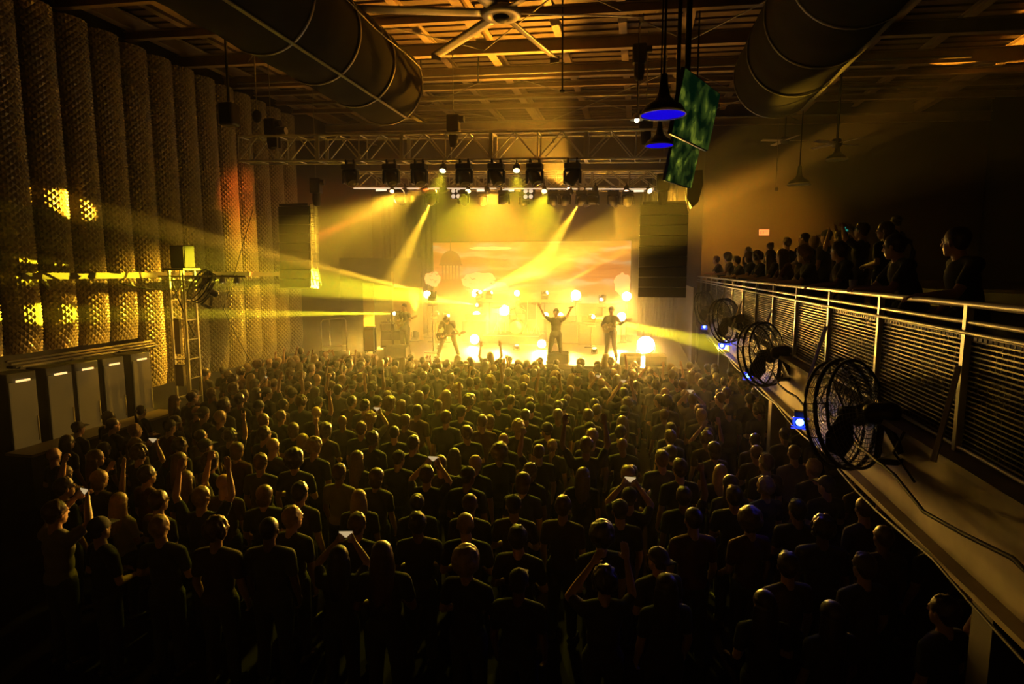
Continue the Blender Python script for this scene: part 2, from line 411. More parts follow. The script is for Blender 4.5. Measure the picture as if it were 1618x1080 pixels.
# ---------------------------------------------------------------- big ceiling fan
fan = thing('ceiling_fan', 'huge pale six-bladed ceiling fan above the crowd', 'ceiling fan', (-2.83, 12.3, 9.62))
MB().lathe([(.17, .06), (.36, .06), (.40, .02), (.40, -.05), (.36, -.08), (.17, -.08), (.17, .06)], n=36).build('hub_ring', m_blade, fan)
MB().lathe([(.001, .3), (.15, .3), (.18, .1), (.16, -.1), (.10, -.16), (.001, -.17)]).build('motor', m_black, fan)
MB().cyl((0, 0, .3), (0, 0, .9), .05).build('drop_pole', m_black, fan)
for k in range(6):
    a = k * PI / 3 + math.radians(16)
    M = Matrix.Rotation(a, 4, 'Z')
    mb = MB(); n = 12; tilt = math.radians(12)
    for i in range(n + 1):
        u = .34 + i * 2.48 / n; c_ = .12
        for s_, zz in ((-1, -.012), (-.3, .016), (.4, .02), (1, .004), (.4, -.008), (-.3, -.012)):
            mb.v.append(tuple(M @ V((u, s_ * c_ * math.cos(tilt), zz + s_ * c_ * math.sin(tilt)))))
    for i in range(n):
        for j in range(6):
            mb.f.append((i * 6 + j, i * 6 + (j + 1) % 6, (i + 1) * 6 + (j + 1) % 6, (i + 1) * 6 + j)); mb.sm.append(True)
    mb.f.append(tuple(range(5, -1, -1))); mb.f.append(tuple(n * 6 + j for j in range(6))); mb.sm += [False, False]
    bl = mb.build('blade', m_blade, fan)
    MB().box((2.84, 0, -.04), (.02, .24, .13), M=M).build('blade_tip', m_black, bl)
def small_fan(loc, rz, label, ts):
    f = thing('paddle_fan', label, 'ceiling fan', loc, rz, 'paddle fans over the balcony')
    MB().lathe([(.001, .1), (.1, .1), (.14, 0), (.1, -.09), (.001, -.11)], n=16).build('motor', m_black, f)
    MB().cyl((0, 0, .1), (0, 0, RZ(loc[0]) - loc[2] - .02), .02).build('drop_pole', m_black, f)
    for k in range(4):
        M = Matrix.Rotation(k * PI / 2, 4, 'Z') @ Matrix.Rotation(.2, 4, 'X')
        MB().box((.42, 0, 0), (.62, .14, .015), M=M).build('blade', m_blade, f)
small_fan((4.16, 20.0, 8.43), .3, 'white paddle fan over the far end of the balcony', 0)
small_fan((4.76, 17.0, 7.73), .6, 'paddle fan over the balcony, right of the far one', 0)

# ---------------------------------------------------------------- pendant lamps
m_blue = mat('blue_lamp_glow', (.003, .003, .02), 1.0, spec=0.0, emit=(.012, .002, 1.0), es=.62)
m_enam = mat('black_enamel', (.012, .012, .012), .3)
m_rim = mat('white_enamel_rim', (.8, .75, .65), .25)
def pendant(loc, r, label, lit, cat='pendant lamp'):
    p = thing('pendant_lamp', label, cat, loc, 0, 'barn pendant lamps')
    MB().lathe([(.10 * r, 1.75 * r), (.16 * r, 1.7 * r), (.20 * r, 1.2 * r), (.30 * r, .75 * r), (.52 * r, .52 * r), (.82 * r, .34 * r), (.96 * r, .12 * r), (r, 0)], n=32).build('shade', m_enam, p)
    MB().lathe([(r * 1.0, .01), (r * 1.035, 0), (r * 1.035, -.012), (r * .985, -.012), (r * 1.0, .01)], n=32).build('rim', m_rim, p)
    MB().lathe([(.001, .02 * r), (.6 * r, .0), (.985 * r, .0)], n=32).build('diffuser', m_blue if lit else m_blade, p)
    MB().cyl((0, 0, 1.7 * r), (0, 0, RZ(loc[0]) - loc[2] - .03), .012, n=6).build('cord', m_rub, p)
pendant((.185, 6.5, 6.12), .225, 'blue-lit black barn pendant lamp, the larger and nearer one', True)
pendant((.24, 10.0, 6.50), .215, 'blue-lit black barn pendant lamp, hanging lower behind the larger one', True)
pendant((3.35, 14.5, 6.42), .23, 'unlit dark barn pendant lamp over the balcony, pale rim', False)
pendant((3.8, 13.5, 6.76), .2, 'unlit dark barn pendant lamp nearest the dark right side', False)

# ---------------------------------------------------------------- televisions
def screen_mat(name, seed):
    m = bpy.data.materials.new(name); m.use_nodes = True; nt = m.node_tree; b = nt.nodes['Principled BSDF']
    b.inputs['Base Color'].default_value = (.01, .01, .01, 1); b.inputs['Roughness'].default_value = .15
    tc = nt.nodes.new('ShaderNodeTexCoord'); mp = nt.nodes.new('ShaderNodeMapping'); mp.inputs['Location'].default_value = (seed, 0, seed)
    nz = nt.nodes.new('ShaderNodeTexNoise'); nz.inputs['Scale'].default_value = 3.4; nz.inputs['Detail'].default_value = 5; nz.inputs['Distortion'].default_value = .35
    cr = nt.nodes.new('ShaderNodeValToRGB'); e = cr.color_ramp.elements
    e[0].position = .42; e[0].color = (.0, .003, .001, 1); e[1].position = .78; e[1].color = (.40, .45, .03, 1)
    k = cr.color_ramp.elements.new(.56); k.color = (.012, .022, .003, 1)
    k = cr.color_ramp.elements.new(.66); k.color = (.09, .11, .01, 1)
    L = nt.links.new
    L(tc.outputs['Object'], mp.inputs[0]); L(mp.outputs[0], nz.inputs['Vector']); L(nz.outputs['Fac'], cr.inputs['Fac'])
    L(cr.outputs[0], b.inputs['Emission Color']); b.inputs['Emission Strength'].default_value = 1.7
    return m
def tv(loc, rz, tilt, w_, h_, label, seed, pole):
    t = thing('television', label, 'television', loc, rz)
    M = Matrix.Rotation(tilt, 4, 'X')
    MB().box((0, .03, 0), (w_, .05, h_), M=M, bev=.006).build('casing', m_black, t)
    MB().box((0, .0, 0), (w_ - .03, .012, h_ - .03), M=M).build('screen', screen_mat('tv_picture', seed), t)
    MB().box((0, .07, 0), (.5, .04, .35), M=M).box((0, .12, .05), (.12, .1, .12)).build('wall_mount', m_black, t)
    MB().cyl((0, .14, .1), (0, .14, pole), .035).build('hanging_pole', m_black, t)
# screens turned towards the balcony and tipped down
TVRZ = math.radians(66)
tv((.62, 7.75, 6.42), TVRZ, math.radians(11), 1.24, .71, 'hanging television with green picture, the higher and nearer one', 3.1, 4.3)
tv((.68, 11.1, 6.38), TVRZ, math.radians(11), 1.24, .71, 'hanging television with green picture, lower behind the nearer one', 7.7, 4.3)

# ---------------------------------------------------------------- lighting trusses
def truss(name, label, L, h, d, loc, rot, bay=.62):
    t = thing(name, label, 'truss', loc); t.rotation_euler = rot
    a, b = d / 2, h / 2
    for y in (-a, a):
        for z in (-b, b):
            MB().cyl((-L / 2, y, z), (L / 2, y, z), .031, n=8).build('chord', m_alu, t)
    n = max(2, int(round(L / bay))); n += n % 2; st = L / n
    for y in (-a, a):
        mb = MB()
        for k in range(n):
            x0, x1 = -L / 2 + k * st, -L / 2 + (k + 1) * st
            z0, z1 = (-b, b) if k % 2 == 0 else (b, -b)
            mb.cyl((x0, y, z0), (x1, y, z1), .020, n=6)
            if k % 2 == 0: mb.cyl((x0, y, -b), (x0, y, b), .020, n=6)
        mb.build('side_lacing', m_alu, t)
    for z in (-b, b):
        for k in range(n):
            x0, x1 = -L / 2 + k * st, -L / 2 + (k + 1) * st
            mb = MB().cyl((x0, -a, z), (x0, a, z), .018, n=6)
            if k % 2 == 0: mb.cyl((x0, -a, z), (x1, a, z), .012, n=6)
            mb.build('cross_brace', m_alu, t)
    for k in range(1, int(L / 2.45)):
        x = -L / 2 + k * L / int(L / 2.45)
        mb = MB()
        for dx in (-.03, .03):
            for y in (-a, a): mb.bar((x + dx, y, -b), (x + dx, y, b), .035)
            for z in (-b, b): mb.bar((x + dx, -a, z), (x + dx, a, z), .035)
        mb.build('joint_frame', m_alu, t)
    return t
SL = .030
truss('front_truss', 'long silver box truss over the crowd, the nearest of the trusses', 12.4, .68, .52, (-5.15, 16.0, 7.82), (0, SL, 0))
truss('middle_truss', 'silver truss over the stage edge, behind the nearest truss', 10.4, .50, .46, (-4.45, 19.5, 7.47), (0, SL, 0))
truss('rear_truss', 'silver truss over the stage, the farthest of the trusses', 10.2, .46, .46, (-4.6, 21.6, 7.66), (0, SL, 0))
zf = lambda x: 7.82 - .34 - SL * (x + 5.15)
zm = lambda x: 7.47 - .25 - SL * (x + 4.45)

# ---------------------------------------------------------------- chain hoists
def hoist(x, y, z, label, r=.13):
    h = thing('chain_hoist', label, 'hoist', (x, y, z), 0, 'chain hoists of the rig')
    MB().box((0, 0, .0), (.34, .24, .46), bev=.04).build('motor', m_black, h)
    MB().cyl((.17, 0, .1), (.3, 0, .1), .09).build('motor_cap', m_black, h)
    MB().lathe([(.001, -.62), (.1, -.6), (.13, -.4), (.12, -.24)], n=12).build('chain_bag', m_blackm, h)
    MB().cyl((0, 0, .22), (0, 0, RZ(x) - z - .45), .013, n=6).build('chain', m_steel, h)
for x, lb in ((-10.45, 'near its left end'), (-5.0, 'at its middle'), (.05, 'near its right end')):
    hoist(x, 16.0, zf(x) + .68 + .30, 'black chain hoist holding the nearest truss ' + lb)
for x, lb in ((-9.9, 'left'), (.55, 'right')):
    hoist(x, 17.4, 7.15 if x < 0 else 6.95, 'black chain hoist above the %s hanging speaker stack' % lb)
hoist(-.15, 15.6, 9.75, 'black chain hoist hung high under the roof, left of pendants')
tag(MB().cyl((-.15, 15.6, 9.15), (-.15, 16.0, 8.38), .016, n=6).build('lifting_chain', m_steel), 'short hanging chain below the high roof hoist', 'chain')
tag(MB().cyl((-1.88, 14.4, RZ(-1.88)), (-1.87, 14.4, 8.68), .018, n=6).sph((-1.87, 14.4, 8.66), .065, (1, 1, .6)).build('drop_rod', m_black), 'thin black drop rod with round foot under the roof', 'rod')
tag(MB().cyl((-6.5, 17.6, RZ(-6.5)), (-6.45, 17.6, 9.72), .028, n=6).build('drop_rod', m_black), 'short thick black rod hanging beside the left duct', 'rod')
tag(MB().cyl((-4.72, 17.6, RZ(-4.72)), (-4.74, 17.6, 9.98), .024, n=6).build('drop_rod', m_black), 'short black rod hanging below the big fan', 'rod')
tag(MB().cyl(((3.11, 16.0, 8.28)[0], 16, RZ(2.5)), (3.19, 16.0, 6.56), .008, n=6).sph((3.2, 16.0, 6.51), .045).build('cord_socket', m_steel), 'bare bulb socket on a thin cord left of unlit pendant', 'lamp socket')

# ---------------------------------------------------------------- moving heads
def head_meshes():
    d = {}
    d['base'] = MB().box((0, 0, -.06), (.36, .28, .12), bev=.02).mesh('base')
    d['clamp'] = MB().box((0, 0, .0), (.26, .05, .02)).box((-.1, 0, .03), (.05, .06, .08)).box((.1, 0, .03), (.05, .06, .08)).cyl((-.12, -.0, .08), (-.08, 0, .08), .045).cyl((.08, 0, .08), (.12, 0, .08), .045).mesh('clamp')
    d['yoke'] = MB().box((0, 0, -.15), (.36, .14, .07), bev=.02).box((-.175, 0, -.3), (.05, .15, .30), bev=.02).box((.175, 0, -.3), (.05, .15, .30), bev=.02).mesh('yoke')
    d['head'] = MB().lathe([(.001, .19), (.09, .185), (.125, .13), (.135, .02), (.14, -.10), (.135, -.17), (.115, -.205), (.095, -.205), (.09, -.19)], n=20).mesh('head')
    d['lens'] = MB().lathe([(.001, -.212), (.05, -.208), (.092, -.196)], n=20).mesh('lens')
    return d
HM = head_meshes()
for k in ('base', 'clamp', 'yoke', 'head'): HM[k].materials.append(m_black)
m_lens = mat('dark_lens', (.08, .07, .05), .08)
m_hot = {}
def hot(col, es):
    key = (col, es)
    if key not in m_hot:
        c = tuple(min(1, .35 + .65 * v) for v in col)
        m_hot[key] = mat('lit_lens_%d' % len(m_hot), (.5, .4, .2), emit=c, es=es)
    return m_hot[key]
HM['lens'].materials.append(m_lens)
def moving_head(loc, dst, label, up=1, sc=1.0, lit=None, group='moving head lamps of the rig', pan=0):
    """loc is the centre of the tilting head; up=1 hung, up=-1 stood on the floor"""
    loc = V(loc)
    t = thing('moving_head_lamp', label, 'stage lamp', loc + V((0, 0, .30 * sc * up)), 0, group)
    for k in ('base', 'clamp', 'yoke'):
        if k == 'clamp' and up < 0: continue
        o = link(k, HM[k], t); o.rotation_euler = (0 if up > 0 else PI, 0, pan); o.scale = (sc,) * 3
    h = link('head', HM['head'], t, (0, 0, -.30 * sc * up)); h.scale = (sc * .98,) * 3
    h.rotation_euler = aim(loc, dst)
    l = link('lens', HM['lens'], h)
    if lit:
        l.material_slots[0].link = 'OBJECT'; l.material_slots[0].material = lit
    return t
def beam_from(loc, dst, col, watts, deg, blend, sc=1.0):
    d = (V(dst) - V(loc)).normalized()
    spot(V(loc) + d * (.225 * sc), dst, col, watts * BEAM_GAIN, deg, blend, .03)
front_heads = [(557, 'leftmost', (.6, -.3)), (621, 'second from left', (.5, -.3)), (665, 'third from left', (.4, -.3)), (736, 'fourth from left', (.3, -.3)), (786, 'fifth from left', (.5, -.2)), (846, 'sixth from left', (.55, -.25)), (905, 'rightmost and tilted sideways', (-.75, -.1))]
PXX = {557: (-7.9, 15.85, 7.03), 621: (-6.7, 15.85, 7.0), 665: (-5.89, 15.85, 7.01), 736: (-4.63, 15.85, 6.97), 786: (-3.76, 15.85, 6.97), 846: (-2.74, 15.85, 6.94), 905: (-1.76, 15.85, 6.96)}
for px, lb, (dx, dy) in front_heads:
    p = V(PXX[px]); x = p.x; zc = zf(x) - .12 - .30 * 1.15
    moving_head((x, 15.74, zc), (x + dx, 15.74 + dy - .25, zc - 1.1), 'dark moving head lamp under the nearest truss, ' + lb, 1, 1.15)
blabels = {
 'floor': ['far left upper', 'green-beamed broad', 'low left green-beamed', 'right green-beamed', 'balcony-ward broad', 'amber upper', 'yellow down-pointing', 'left up-pointing', 'amber centre', 'upright-pointing', 'short-beamed'],
}
place_words = ['far left of the upper row', 'behind the guitarists, wide green beam left', 'low behind the left guitarist', 'behind the singer, green beam right', 'upper row, wide beam toward balcony', 'upper row, amber beam toward right speakers', 'upper row right, beam down onto the deck', 'left of centre, beam up to the right', 'upper row centre, amber beam to the right', 'low behind bent guitarist, beam straight up', 'behind the bent guitarist, short beam right']
k = 0
STANDS = []
for kind, s_, t_, col, wt, dg, bl in BEAMS:
    if kind == 'floor':
        moving_head(s_, t_, 'lit moving head lamp on stage stand, ' + place_words[k], -1, .8, hot(col, 14), 'moving head lamps standing on stage'); k += 1
        STANDS.append((s_[0], s_[1], s_[2] - .38 - .0))
        beam_from(s_, t_, col, wt, dg, bl, .8)
hang_words = ['wide yellow beam down left', 'orange beam to the left', 'thin green beam down right', 'beam straight down', 'beam slightly left', 'wide beam down left', 'beam down right near speakers', 'pale orange short beam', 'orange beam left at centre', 'orange beam toward the right']
k = 0
for kind, s_, t_, col, wt, dg, bl in BEAMS:
    if kind == 'head':
        zt = zm(s_[0]); zc = zt - .12 - .3 * .95
        p = (s_[0], 19.27, zc)
        off = V(t_) - V(s_)
        moving_head(p, V(p) + off, 'lit moving head lamp under the middle truss, ' + hang_words[k], 1, .95, hot(col, 14)); k += 1
        beam_from(p, V(p) + off, col, wt, dg, bl, .95)
for i, (px, py) in enumerate(((-8.7, 0), (-7.6, 0), (-5.6, 0), (-4.1, 0), (-1.9, 0), (-.9, 0))):
    zc = 7.66 - .23 - SL * (px + 4.6) - .12 - .285
    moving_head((px, 21.37, zc), (px + .3, 20.6, zc - 1.4), 'unlit moving head lamp under the farthest truss, %s from left' % ORD[i], 1, .95)
# four-lamp audience blinders and small flood bars under the middle truss
def blinder(x, label):
    z = zm(x) - .06
    t = thing('audience_blinder', label, 'stage lamp', (x, 19.27, z + .03), 0, 'four-lamp blinders')
    MB().box((0, 0, -.2), (.36, .12, .36), bev=.015).build('housing', m_black, t)
    for i in (-1, 1):
        for j in (-1, 1):
            MB().sph((i * .085, -.06, -.2 + j * .085), .068, (1, .4, 1)).build('lamp', hot((1, .6, .2), .9), t)
    MB().bar((-.2, 0, -.2), (-.2, 0, 0), .03).bar((.2, 0, -.2), (.2, 0, 0), .03).bar((-.2, 0, 0), (.2, 0, 0), .03).build('bracket', m_black, t)
blinder(-5.95, 'four-lamp blinder under the middle truss, left of centre')
blinder(-3.55, 'four-lamp blinder under the middle truss, right of centre')
def flood(x, label):
    z = zm(x) - .05
    t = thing('flood_bar', label, 'stage lamp', (x, 19.27, z + .03), 0, 'short flood bars')
    MB().box((0, 0, -.1), (.42, .1, .11), bev=.01).build('housing', m_black, t)
    MB().box((0, -.056, -.1), (.38, .01, .075)).build('lamp', hot((1, .7, .25), 1.6), t)
    MB().bar((-.15, 0, -.05), (-.15, 0, .02), .02).bar((.15, 0, -.05), (.15, 0, .02), .02).build('bracket', m_black, t)
for x, lb in ((-8.55, 'leftmost'), (-5.05, 'left of centre'), (-4.2, 'right of centre'), (-.15, 'rightmost')):
    flood(x, 'short lit flood bar under the middle truss, ' + lb)

# strobe panels and the stands that carry them
def stand(x, y, ztop, label, grp):
    h = ztop - 1.5
    t = thing('lamp_stand', label, 'lamp stand', (x, y, 1.5), 0, grp)
    if h > .25:
        MB().cyl((0, 0, .03), (0, 0, h), .03).build('pole', m_black, t)
    MB().box((0, 0, .02), (.5, .5, .04)).build('base_plate', m_black, t)
    if h > .25: MB().box((0, 0, h - .015), (.3, .24, .03)).build('top_plate', m_black, t)
    else: MB().box((0, 0, h / 2 + .02), (.35, .3, max(.03, h - .04))).build('riser_block', m_black, t)
for i, (x, y, z) in enumerate(STANDS):
    stand(x, y, z, 'black lamp stand carrying the lamp ' + place_words[i], 'stands of the stage lamps')
pw = ['upper row, far left', 'upper row, left of centre', 'upper row, right of centre', 'upper row, far right', 'middle row, far left', 'middle row, left of centre', 'middle row, left of the singer head', 'middle row, right of the singer head', 'middle row, behind right guitarist', 'on deck beside left guitarist', 'on deck at stage centre', 'on deck beside the singer', 'big one on deck at far right', 'above the drum kit', 'upper row, above the drum kit']
def strobe(p, wt, r, word):
    x, y, z = p
    floor_one = z < 2.3
    if floor_one: z = 1.5 + r + .06
    t = thing('strobe_lamp', 'glaring strobe lamp, ' + word, 'strobe lamp', (x, y, z), 0, 'white strobe lamps facing the crowd')
    MB().lathe([(.001, .16), (r * .6, .15), (r * .95, .06), (r, -.02), (r * 1.0, -.06), (r * .93, -.06), (r * .9, .0)], n=28, M=Matrix.Rotation(-PI / 2, 3, 'X')).build('housing', m_black, t)
    MB().lathe([(.001, -.05), (r * .6, -.035), (r * .93, .0)], n=28, M=Matrix.Rotation(-PI / 2, 3, 'X')).build('lens', hot((1, .8, .5), 30), t)
    MB().tube([(-r * 1.02, .03, 0), (-r * 1.02, .03, -r - .03), (r * 1.02, .03, -r - .03), (r * 1.02, .03, 0)], .015).build('bracket', m_black, t)
    if not floor_one: stand(x, y + .03, z - r - .045, 'black stand carrying the strobe, ' + word, 'stands of the strobe lamps')
    area((x, y - .10, z), (x - .5, y - 10, z - 1.3), WHT, wt * PANEL_GAIN, r * 2, spread=44)
for (p, wt, r), wd in zip(PANELS, pw): strobe(p, wt, r * .8, wd)
# wash lamps on the trusses; those worded added exist only for fill light
ww = ['far left', 'left of centre', 'right of centre', 'far right', 'turned to the left wall', 'orange, turned to the left wall', 'added, turned up to the roof', 'added amber fill, turned back to the drums', 'added amber fill, turned back to the right amplifiers', 'added, turned down to the lower left wall', 'added, turned to the balcony rail', 'nearest', 'nearest', 'added, turned to the far wall by the balcony']
for (s_, t_, col, wt, dg), wd in zip(WASH, ww):
    near = wd == 'nearest'
    t = thing('wash_fill_lamp', ('small round added wash lamp under the nearest truss, ' + ('left' if s_[0] < -4 else 'right') + ' one of two') if near else 'small round wash lamp on the middle truss, ' + wd, 'stage lamp', s_, 0, 'wash lamps on the middle truss')
    R = aim(s_, t_)
    c = MB().lathe([(.001, .16), (.07, .15), (.09, .05), (.1, -.1), (.092, -.1), (.085, -.03)], n=18).build('can', m_black, t); c.rotation_euler = R
    l = MB().lathe([(.001, -.08), (.09, -.07)], n=18).build('lens', hot(col, 3), c)
    MB().bar((0, 0, 0), (0, 0, .22), .03).build('clamp', m_black, t)
    spot(V(s_) + (V(t_) - V(s_)).normalized() * .14, t_, col, wt * WASH_GAIN, dg, .8, .06)

for i in range(4):  # glowing strips added in place of the strongly lit truss edge
    x = -8.35 + i * 2.6; z = zm(x) - .07
    t = thing('truss_glow_strip', 'long added glow strip for the lit middle truss edge, %s from the left' % ORD[i], 'glow strip', (x, 19.20, z), 0, 'added glow strips on the middle truss')
    t.rotation_euler = (0, SL, 0)
    MB().box((0, 0, 0), (2.4, .06, .06)).build('housing', m_alu, t)
    MB().box((0, -.032, -.005), (2.34, .008, .035)).build('glow_face', hot((1, .55, .12), .95), t)
for (s_, t_, col, wt, dg), wd in zip(UPLIGHTS, ('left', 'centre', 'right')):  # lamps added to light the trusses from below
    t = thing('added_floor_lamp', 'small added wash lamp on the deck shining up at the trusses, ' + wd, 'stage lamp', s_, 0, 'added wash lamps on the deck')
    c = MB().lathe([(.001, .11), (.07, .10), (.09, .05), (.1, -.1), (.092, -.1), (.085, -.03)], n=18).build('can', m_black, t); c.rotation_euler = aim(s_, t_)
    MB().lathe([(.001, -.08), (.09, -.07)], n=18).build('lens', hot(col, 3), c)
    MB().box((0, 0, -.105), (.24, .24, .03)).bar((-.11, 0, -.1), (-.11, 0, .02), .02).bar((.11, 0, -.1), (.11, 0, .02), .02).build('floor_bracket', m_black, t)
    spot(V(s_) + (V(t_) - V(s_)).normalized() * .14, t_, col, wt * WASH_GAIN, dg, .8, .06)

# ---------------------------------------------------------------- line arrays
m_dull = mat('dull_rigging_steel', (.14, .12, .10), .6, .2)
def line_array(loc, n, w_, label, curve, side):
    t = thing('line_array', label, 'speaker stack', loc, 0)
    z = 0; y = 0; a = 0
    for k in range(n):
        M = Matrix.Translation((0, y, z)) @ Matrix.Rotation(a, 4, 'X')
        h = .285
        c = MB().box((0, .12, -h / 2), (w_, .50, h - .012), M=M, bev=.012).build('speaker_cabinet', m_black, t)
        MB().box((0, -.145, -h / 2), (w_ - .10, .02, h - .05), M=M).build('grille', m_grille, c)
        e = M @ V((0, 0, -h)); y, z = e.y, e.z; a -= curve
    MB().box((0, .12, .04), (w_ * .9, .55, .07)).build('flying_frame', m_black, t)
    mb = MB()
    zb = z
    for sx in side:
        x = sx * (w_ / 2 + .05); pr = None
        for i in range(int(-zb / .14) + 1):
            zz = .05 - i * .14; yy = -.18 + (.0 if zz > zb * .7 else (zb * .7 - zz) * .35)
            if pr is not None:
                for o_ in (0, .13): mb.bar((x + o_ * sx, pr[0], pr[1]), (x + o_ * sx, yy, zz), .02)
            mb.bar((x, yy, zz), (x + .13 * sx, yy, zz), .016); pr = (yy, zz)
    if side: mb.build('rigging_ladder', m_dull, t)
    return t
line_array((-10.68, 17.5, 6.55), 9, 1.10, 'tall black hanging speaker stack at the left of the stage', .012, (1,))
line_array((.60, 17.5, 6.36), 9, 1.30, 'tall black hanging speaker stack at the right of the stage', .004, ())
# dark hanging side speaker behind the farther television
sd = thing('side_speaker', 'dark rounded hanging speaker behind the farther television', 'speaker', (1.17, 15.0, 6.42))
MB().poly([(-.16, .42), (.17, .42), (.19, .1), (.10, -.30), (-.04, -.42), (-.16, -.2)], -.25, .25).build('cabinet', m_black, sd)
MB().cyl((0, 0, .42), (0, 0, RZ(sd.location.x) - sd.location.z), .02).build('hanging_rod', m_black, sd)
MB().bar((-.2, -.2, .0), (-.1, -.2, -.5), .03).build('yoke', m_steel, sd)
# hanging bits at the upper left
bx = thing('hanging_speaker', 'black speaker box hanging in the dark upper left', 'speaker', (-9.57, 13.0, 8.19))
MB().box((0, 0, 0), (.36, .34, .52), bev=.05).build('cabinet', m_black, bx)
MB().cyl((0, 0, .25), (0, 0, RZ(-9.8) - bx.location.z - .05), .03).build('hanging_pole', m_black, bx)
h2 = thing('hook_block', 'small black lifting hook block hanging left of the nearest truss', 'hook block', (-9.52, 14.0, 8.39))
MB().sph((0, 0, 0), .13, (1, .6, 1.2)).build('sheave', m_black, h2)
MB().tube([(.0, 0, -.12), (.03, 0, -.25), (-.04, 0, -.32), (-.08, 0, -.24)], .018).build('hook', m_steel, h2)
MB().cyl((0, 0, .1), (0, 0, RZ(h2.location.x) - h2.location.z), .015).build('chain', m_steel, h2)
cm = thing('spot_lamp', 'black spot lamp standing up on the left truss end', 'stage lamp', (-10.28, 16.0, 8.5))
MB().lathe([(.001, .3), (.1, .3), (.12, .1), (.11, -.3), (.09, -.32)], n=18, M=Matrix.Rotation(PI / 2, 3, 'Y')).build('can', m_black, cm)
MB().lathe([(.001, .305), (.1, .305)], n=18, M=Matrix.Rotation(PI / 2, 3, 'Y')).build('lens', m_blade, cm)
MB().box((-.05, 0, -.25), (.2, .2, .4)).build('yoke', m_black, cm)
pl = thing('work_lamp', 'small domed work lamp above the right end of nearest truss', 'lamp', (-0.17, 15.0, 8.07))
MB().lathe([(.03, .16), (.09, .12), (.15, 0)], n=20).build('shade', m_steel, pl)
MB().sph((0, 0, .0), .06).build('bulb', hot((1, .85, .4), 2.5), pl)
MB().cyl((0, 0, .15), (0, 0, RZ(pl.location.x) - pl.location.z), .012).build('cord', m_rub, pl)

# ---------------------------------------------------------------- balcony
BX = 2.2
BF = 3.27                       # balcony floor level
struct('balcony_floor', MB().box(((BX + 12.0) / 2 + .12, 13.2, BF - .12), (9.56, 23.5, .22)), m_dark)
fb = MB().box((BX + .05, 13.2, 2.90), (.10, 23.5, .72)).box((BX - .02, 13.2, 3.27), (.26, 23.5, .05)).box((BX - .0, 13.2, 2.52), (.22, 23.5, .04))
struct('balcony_fascia', fb, m_fascia)
for k, (y0, z0) in enumerate(((3.1, .30), (4.3, .60), (5.6, .92))):
    struct('balcony_step', MB().box(((y0 + 12.0) / 2, 13.2, BF + z0 / 2), (12.0 - y0, 23.4, z0)), m_dark)
for y, lb in ((11.75, ''), (19.4, ''), (4.6, '')):
    mb = ibeam((BX + .34, y, 1.22), (BX + .34, y + .001, 1.22), .1, .1)
    mb = MB().box((BX + .24, y, 1.22), (.03, .26, 2.44)).box((BX + .54, y, 1.22), (.03, .26, 2.44)).box((BX + .39, y, 1.22), (.30, .02, 2.44))
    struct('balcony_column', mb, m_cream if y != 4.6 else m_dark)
post_y = [4.66 + 1.53 * k - 1.53 for k in range(14)]
# rails run the whole length
rail = thing('balcony_railing', 'pale metal balcony railing with perforated infill running toward the stage', 'railing', (BX, 13.2, BF))
L0, L1 = post_y[0] - .8 - 13.2, 24.6 - 13.2
MB().cyl((0, L0, 1.05), (0, L1, 1.05), .024).build('top_rail', m_alu, rail)
MB().cyl((0, L0, .93), (0, L1, .93), .018).build('middle_rail', m_alu, rail)
MB().cyl((-.03, L0, .86), (-.03, L1, .86), .014).build('lower_rail', m_alu, rail)
MB().cyl((0, L0, .06), (0, L1, .06), .014).build('bottom_rail', m_alu, rail)
for y in post_y + [23.4]:
    MB().box((0, y - 13.2, .50), (.045, .045, 1.10)).build('post', m_alu, rail)
m_mesh = mat('perforated_mesh_wire', (.07, .06, .045), .5, .3)
for k, y in enumerate(post_y + [23.05]):
    if k >= 13: continue
    y1 = post_y[k + 1]; mb = MB(); z = .09
    while z < .85:
        mb.bar((.012, y + .04 - 13.2, z), (.012, y1 - .04 - 13.2, z), .003, .011); z += .034
    n = 24
    for i in range(n + 1):
        yy = y + .04 + (y1 - y - .08) * i / n
        mb.bar((.02, yy - 13.2, .08), (.02, yy - 13.2, .85), .008, .003)
    mb.build('mesh_infill', m_mesh, rail)
for k in range(1, 13, 2):
    y = post_y[k]
    MB().bar((-.03, y - 13.2, .62), (-.26, y - .28 - 13.2, .02), .03).build('strut', m_alu, rail)
lg = thing('drink_ledge', 'dark drink ledge behind the balcony mesh, lit along its edge', 'ledge', (BX + .22, 13.2, BF + .80))
MB().box((0, 0, 0), (.24, 22.6, .03)).build('shelf', mat('varnished_ledge', (.3, .22, .12), .3), lg)
for k in range(8): MB().bar((-.02, -10.5 + 3 * k, -.02), (-.12, -10.5 + 3 * k, -.40), .03).build('bracket', m_black, lg)
# cables along the fascia
tag(MB().tube([(BX - .24, 2.0 + .5 * k, 3.02 + .05 * math.sin(k * .9) - .04 * (k % 3)) for k in range(44)], .014).build('power_cable', m_rub), 'black cable lying along the pale balcony fascia', 'cable')
tag(MB().tube([(BX - .16, 2.0 + .5 * k, 2.56 - .07 * abs(math.sin(k * .62))) for k in range(40)], .010).build('power_cable', m_rub), 'thin cable drooping along the lower edge of the balcony fascia', 'cable')
for i, y in enumerate((5.1, 6.3, 7.1, 10.3, 11.2, 15.9)):
    tag(MB().tube([(BX - .16, y, 3.3), (BX - .2, y + .06, 3.12), (BX - .05, y + .02, 2.86 if i % 2 else 2.9)], .012).build('cable_drop', m_rub), ['short cable drop on the fascia below the nearest cage fan', 'short cable drop on the fascia just beyond the nearest cage fan', 'short cable drop on the fascia between the nearest two cage fans', 'short cable drop on the fascia beyond the second nearest cage fan', 'short cable drop on the fascia above the wide column', 'short cable drop far along the balcony fascia'][i], 'cable')

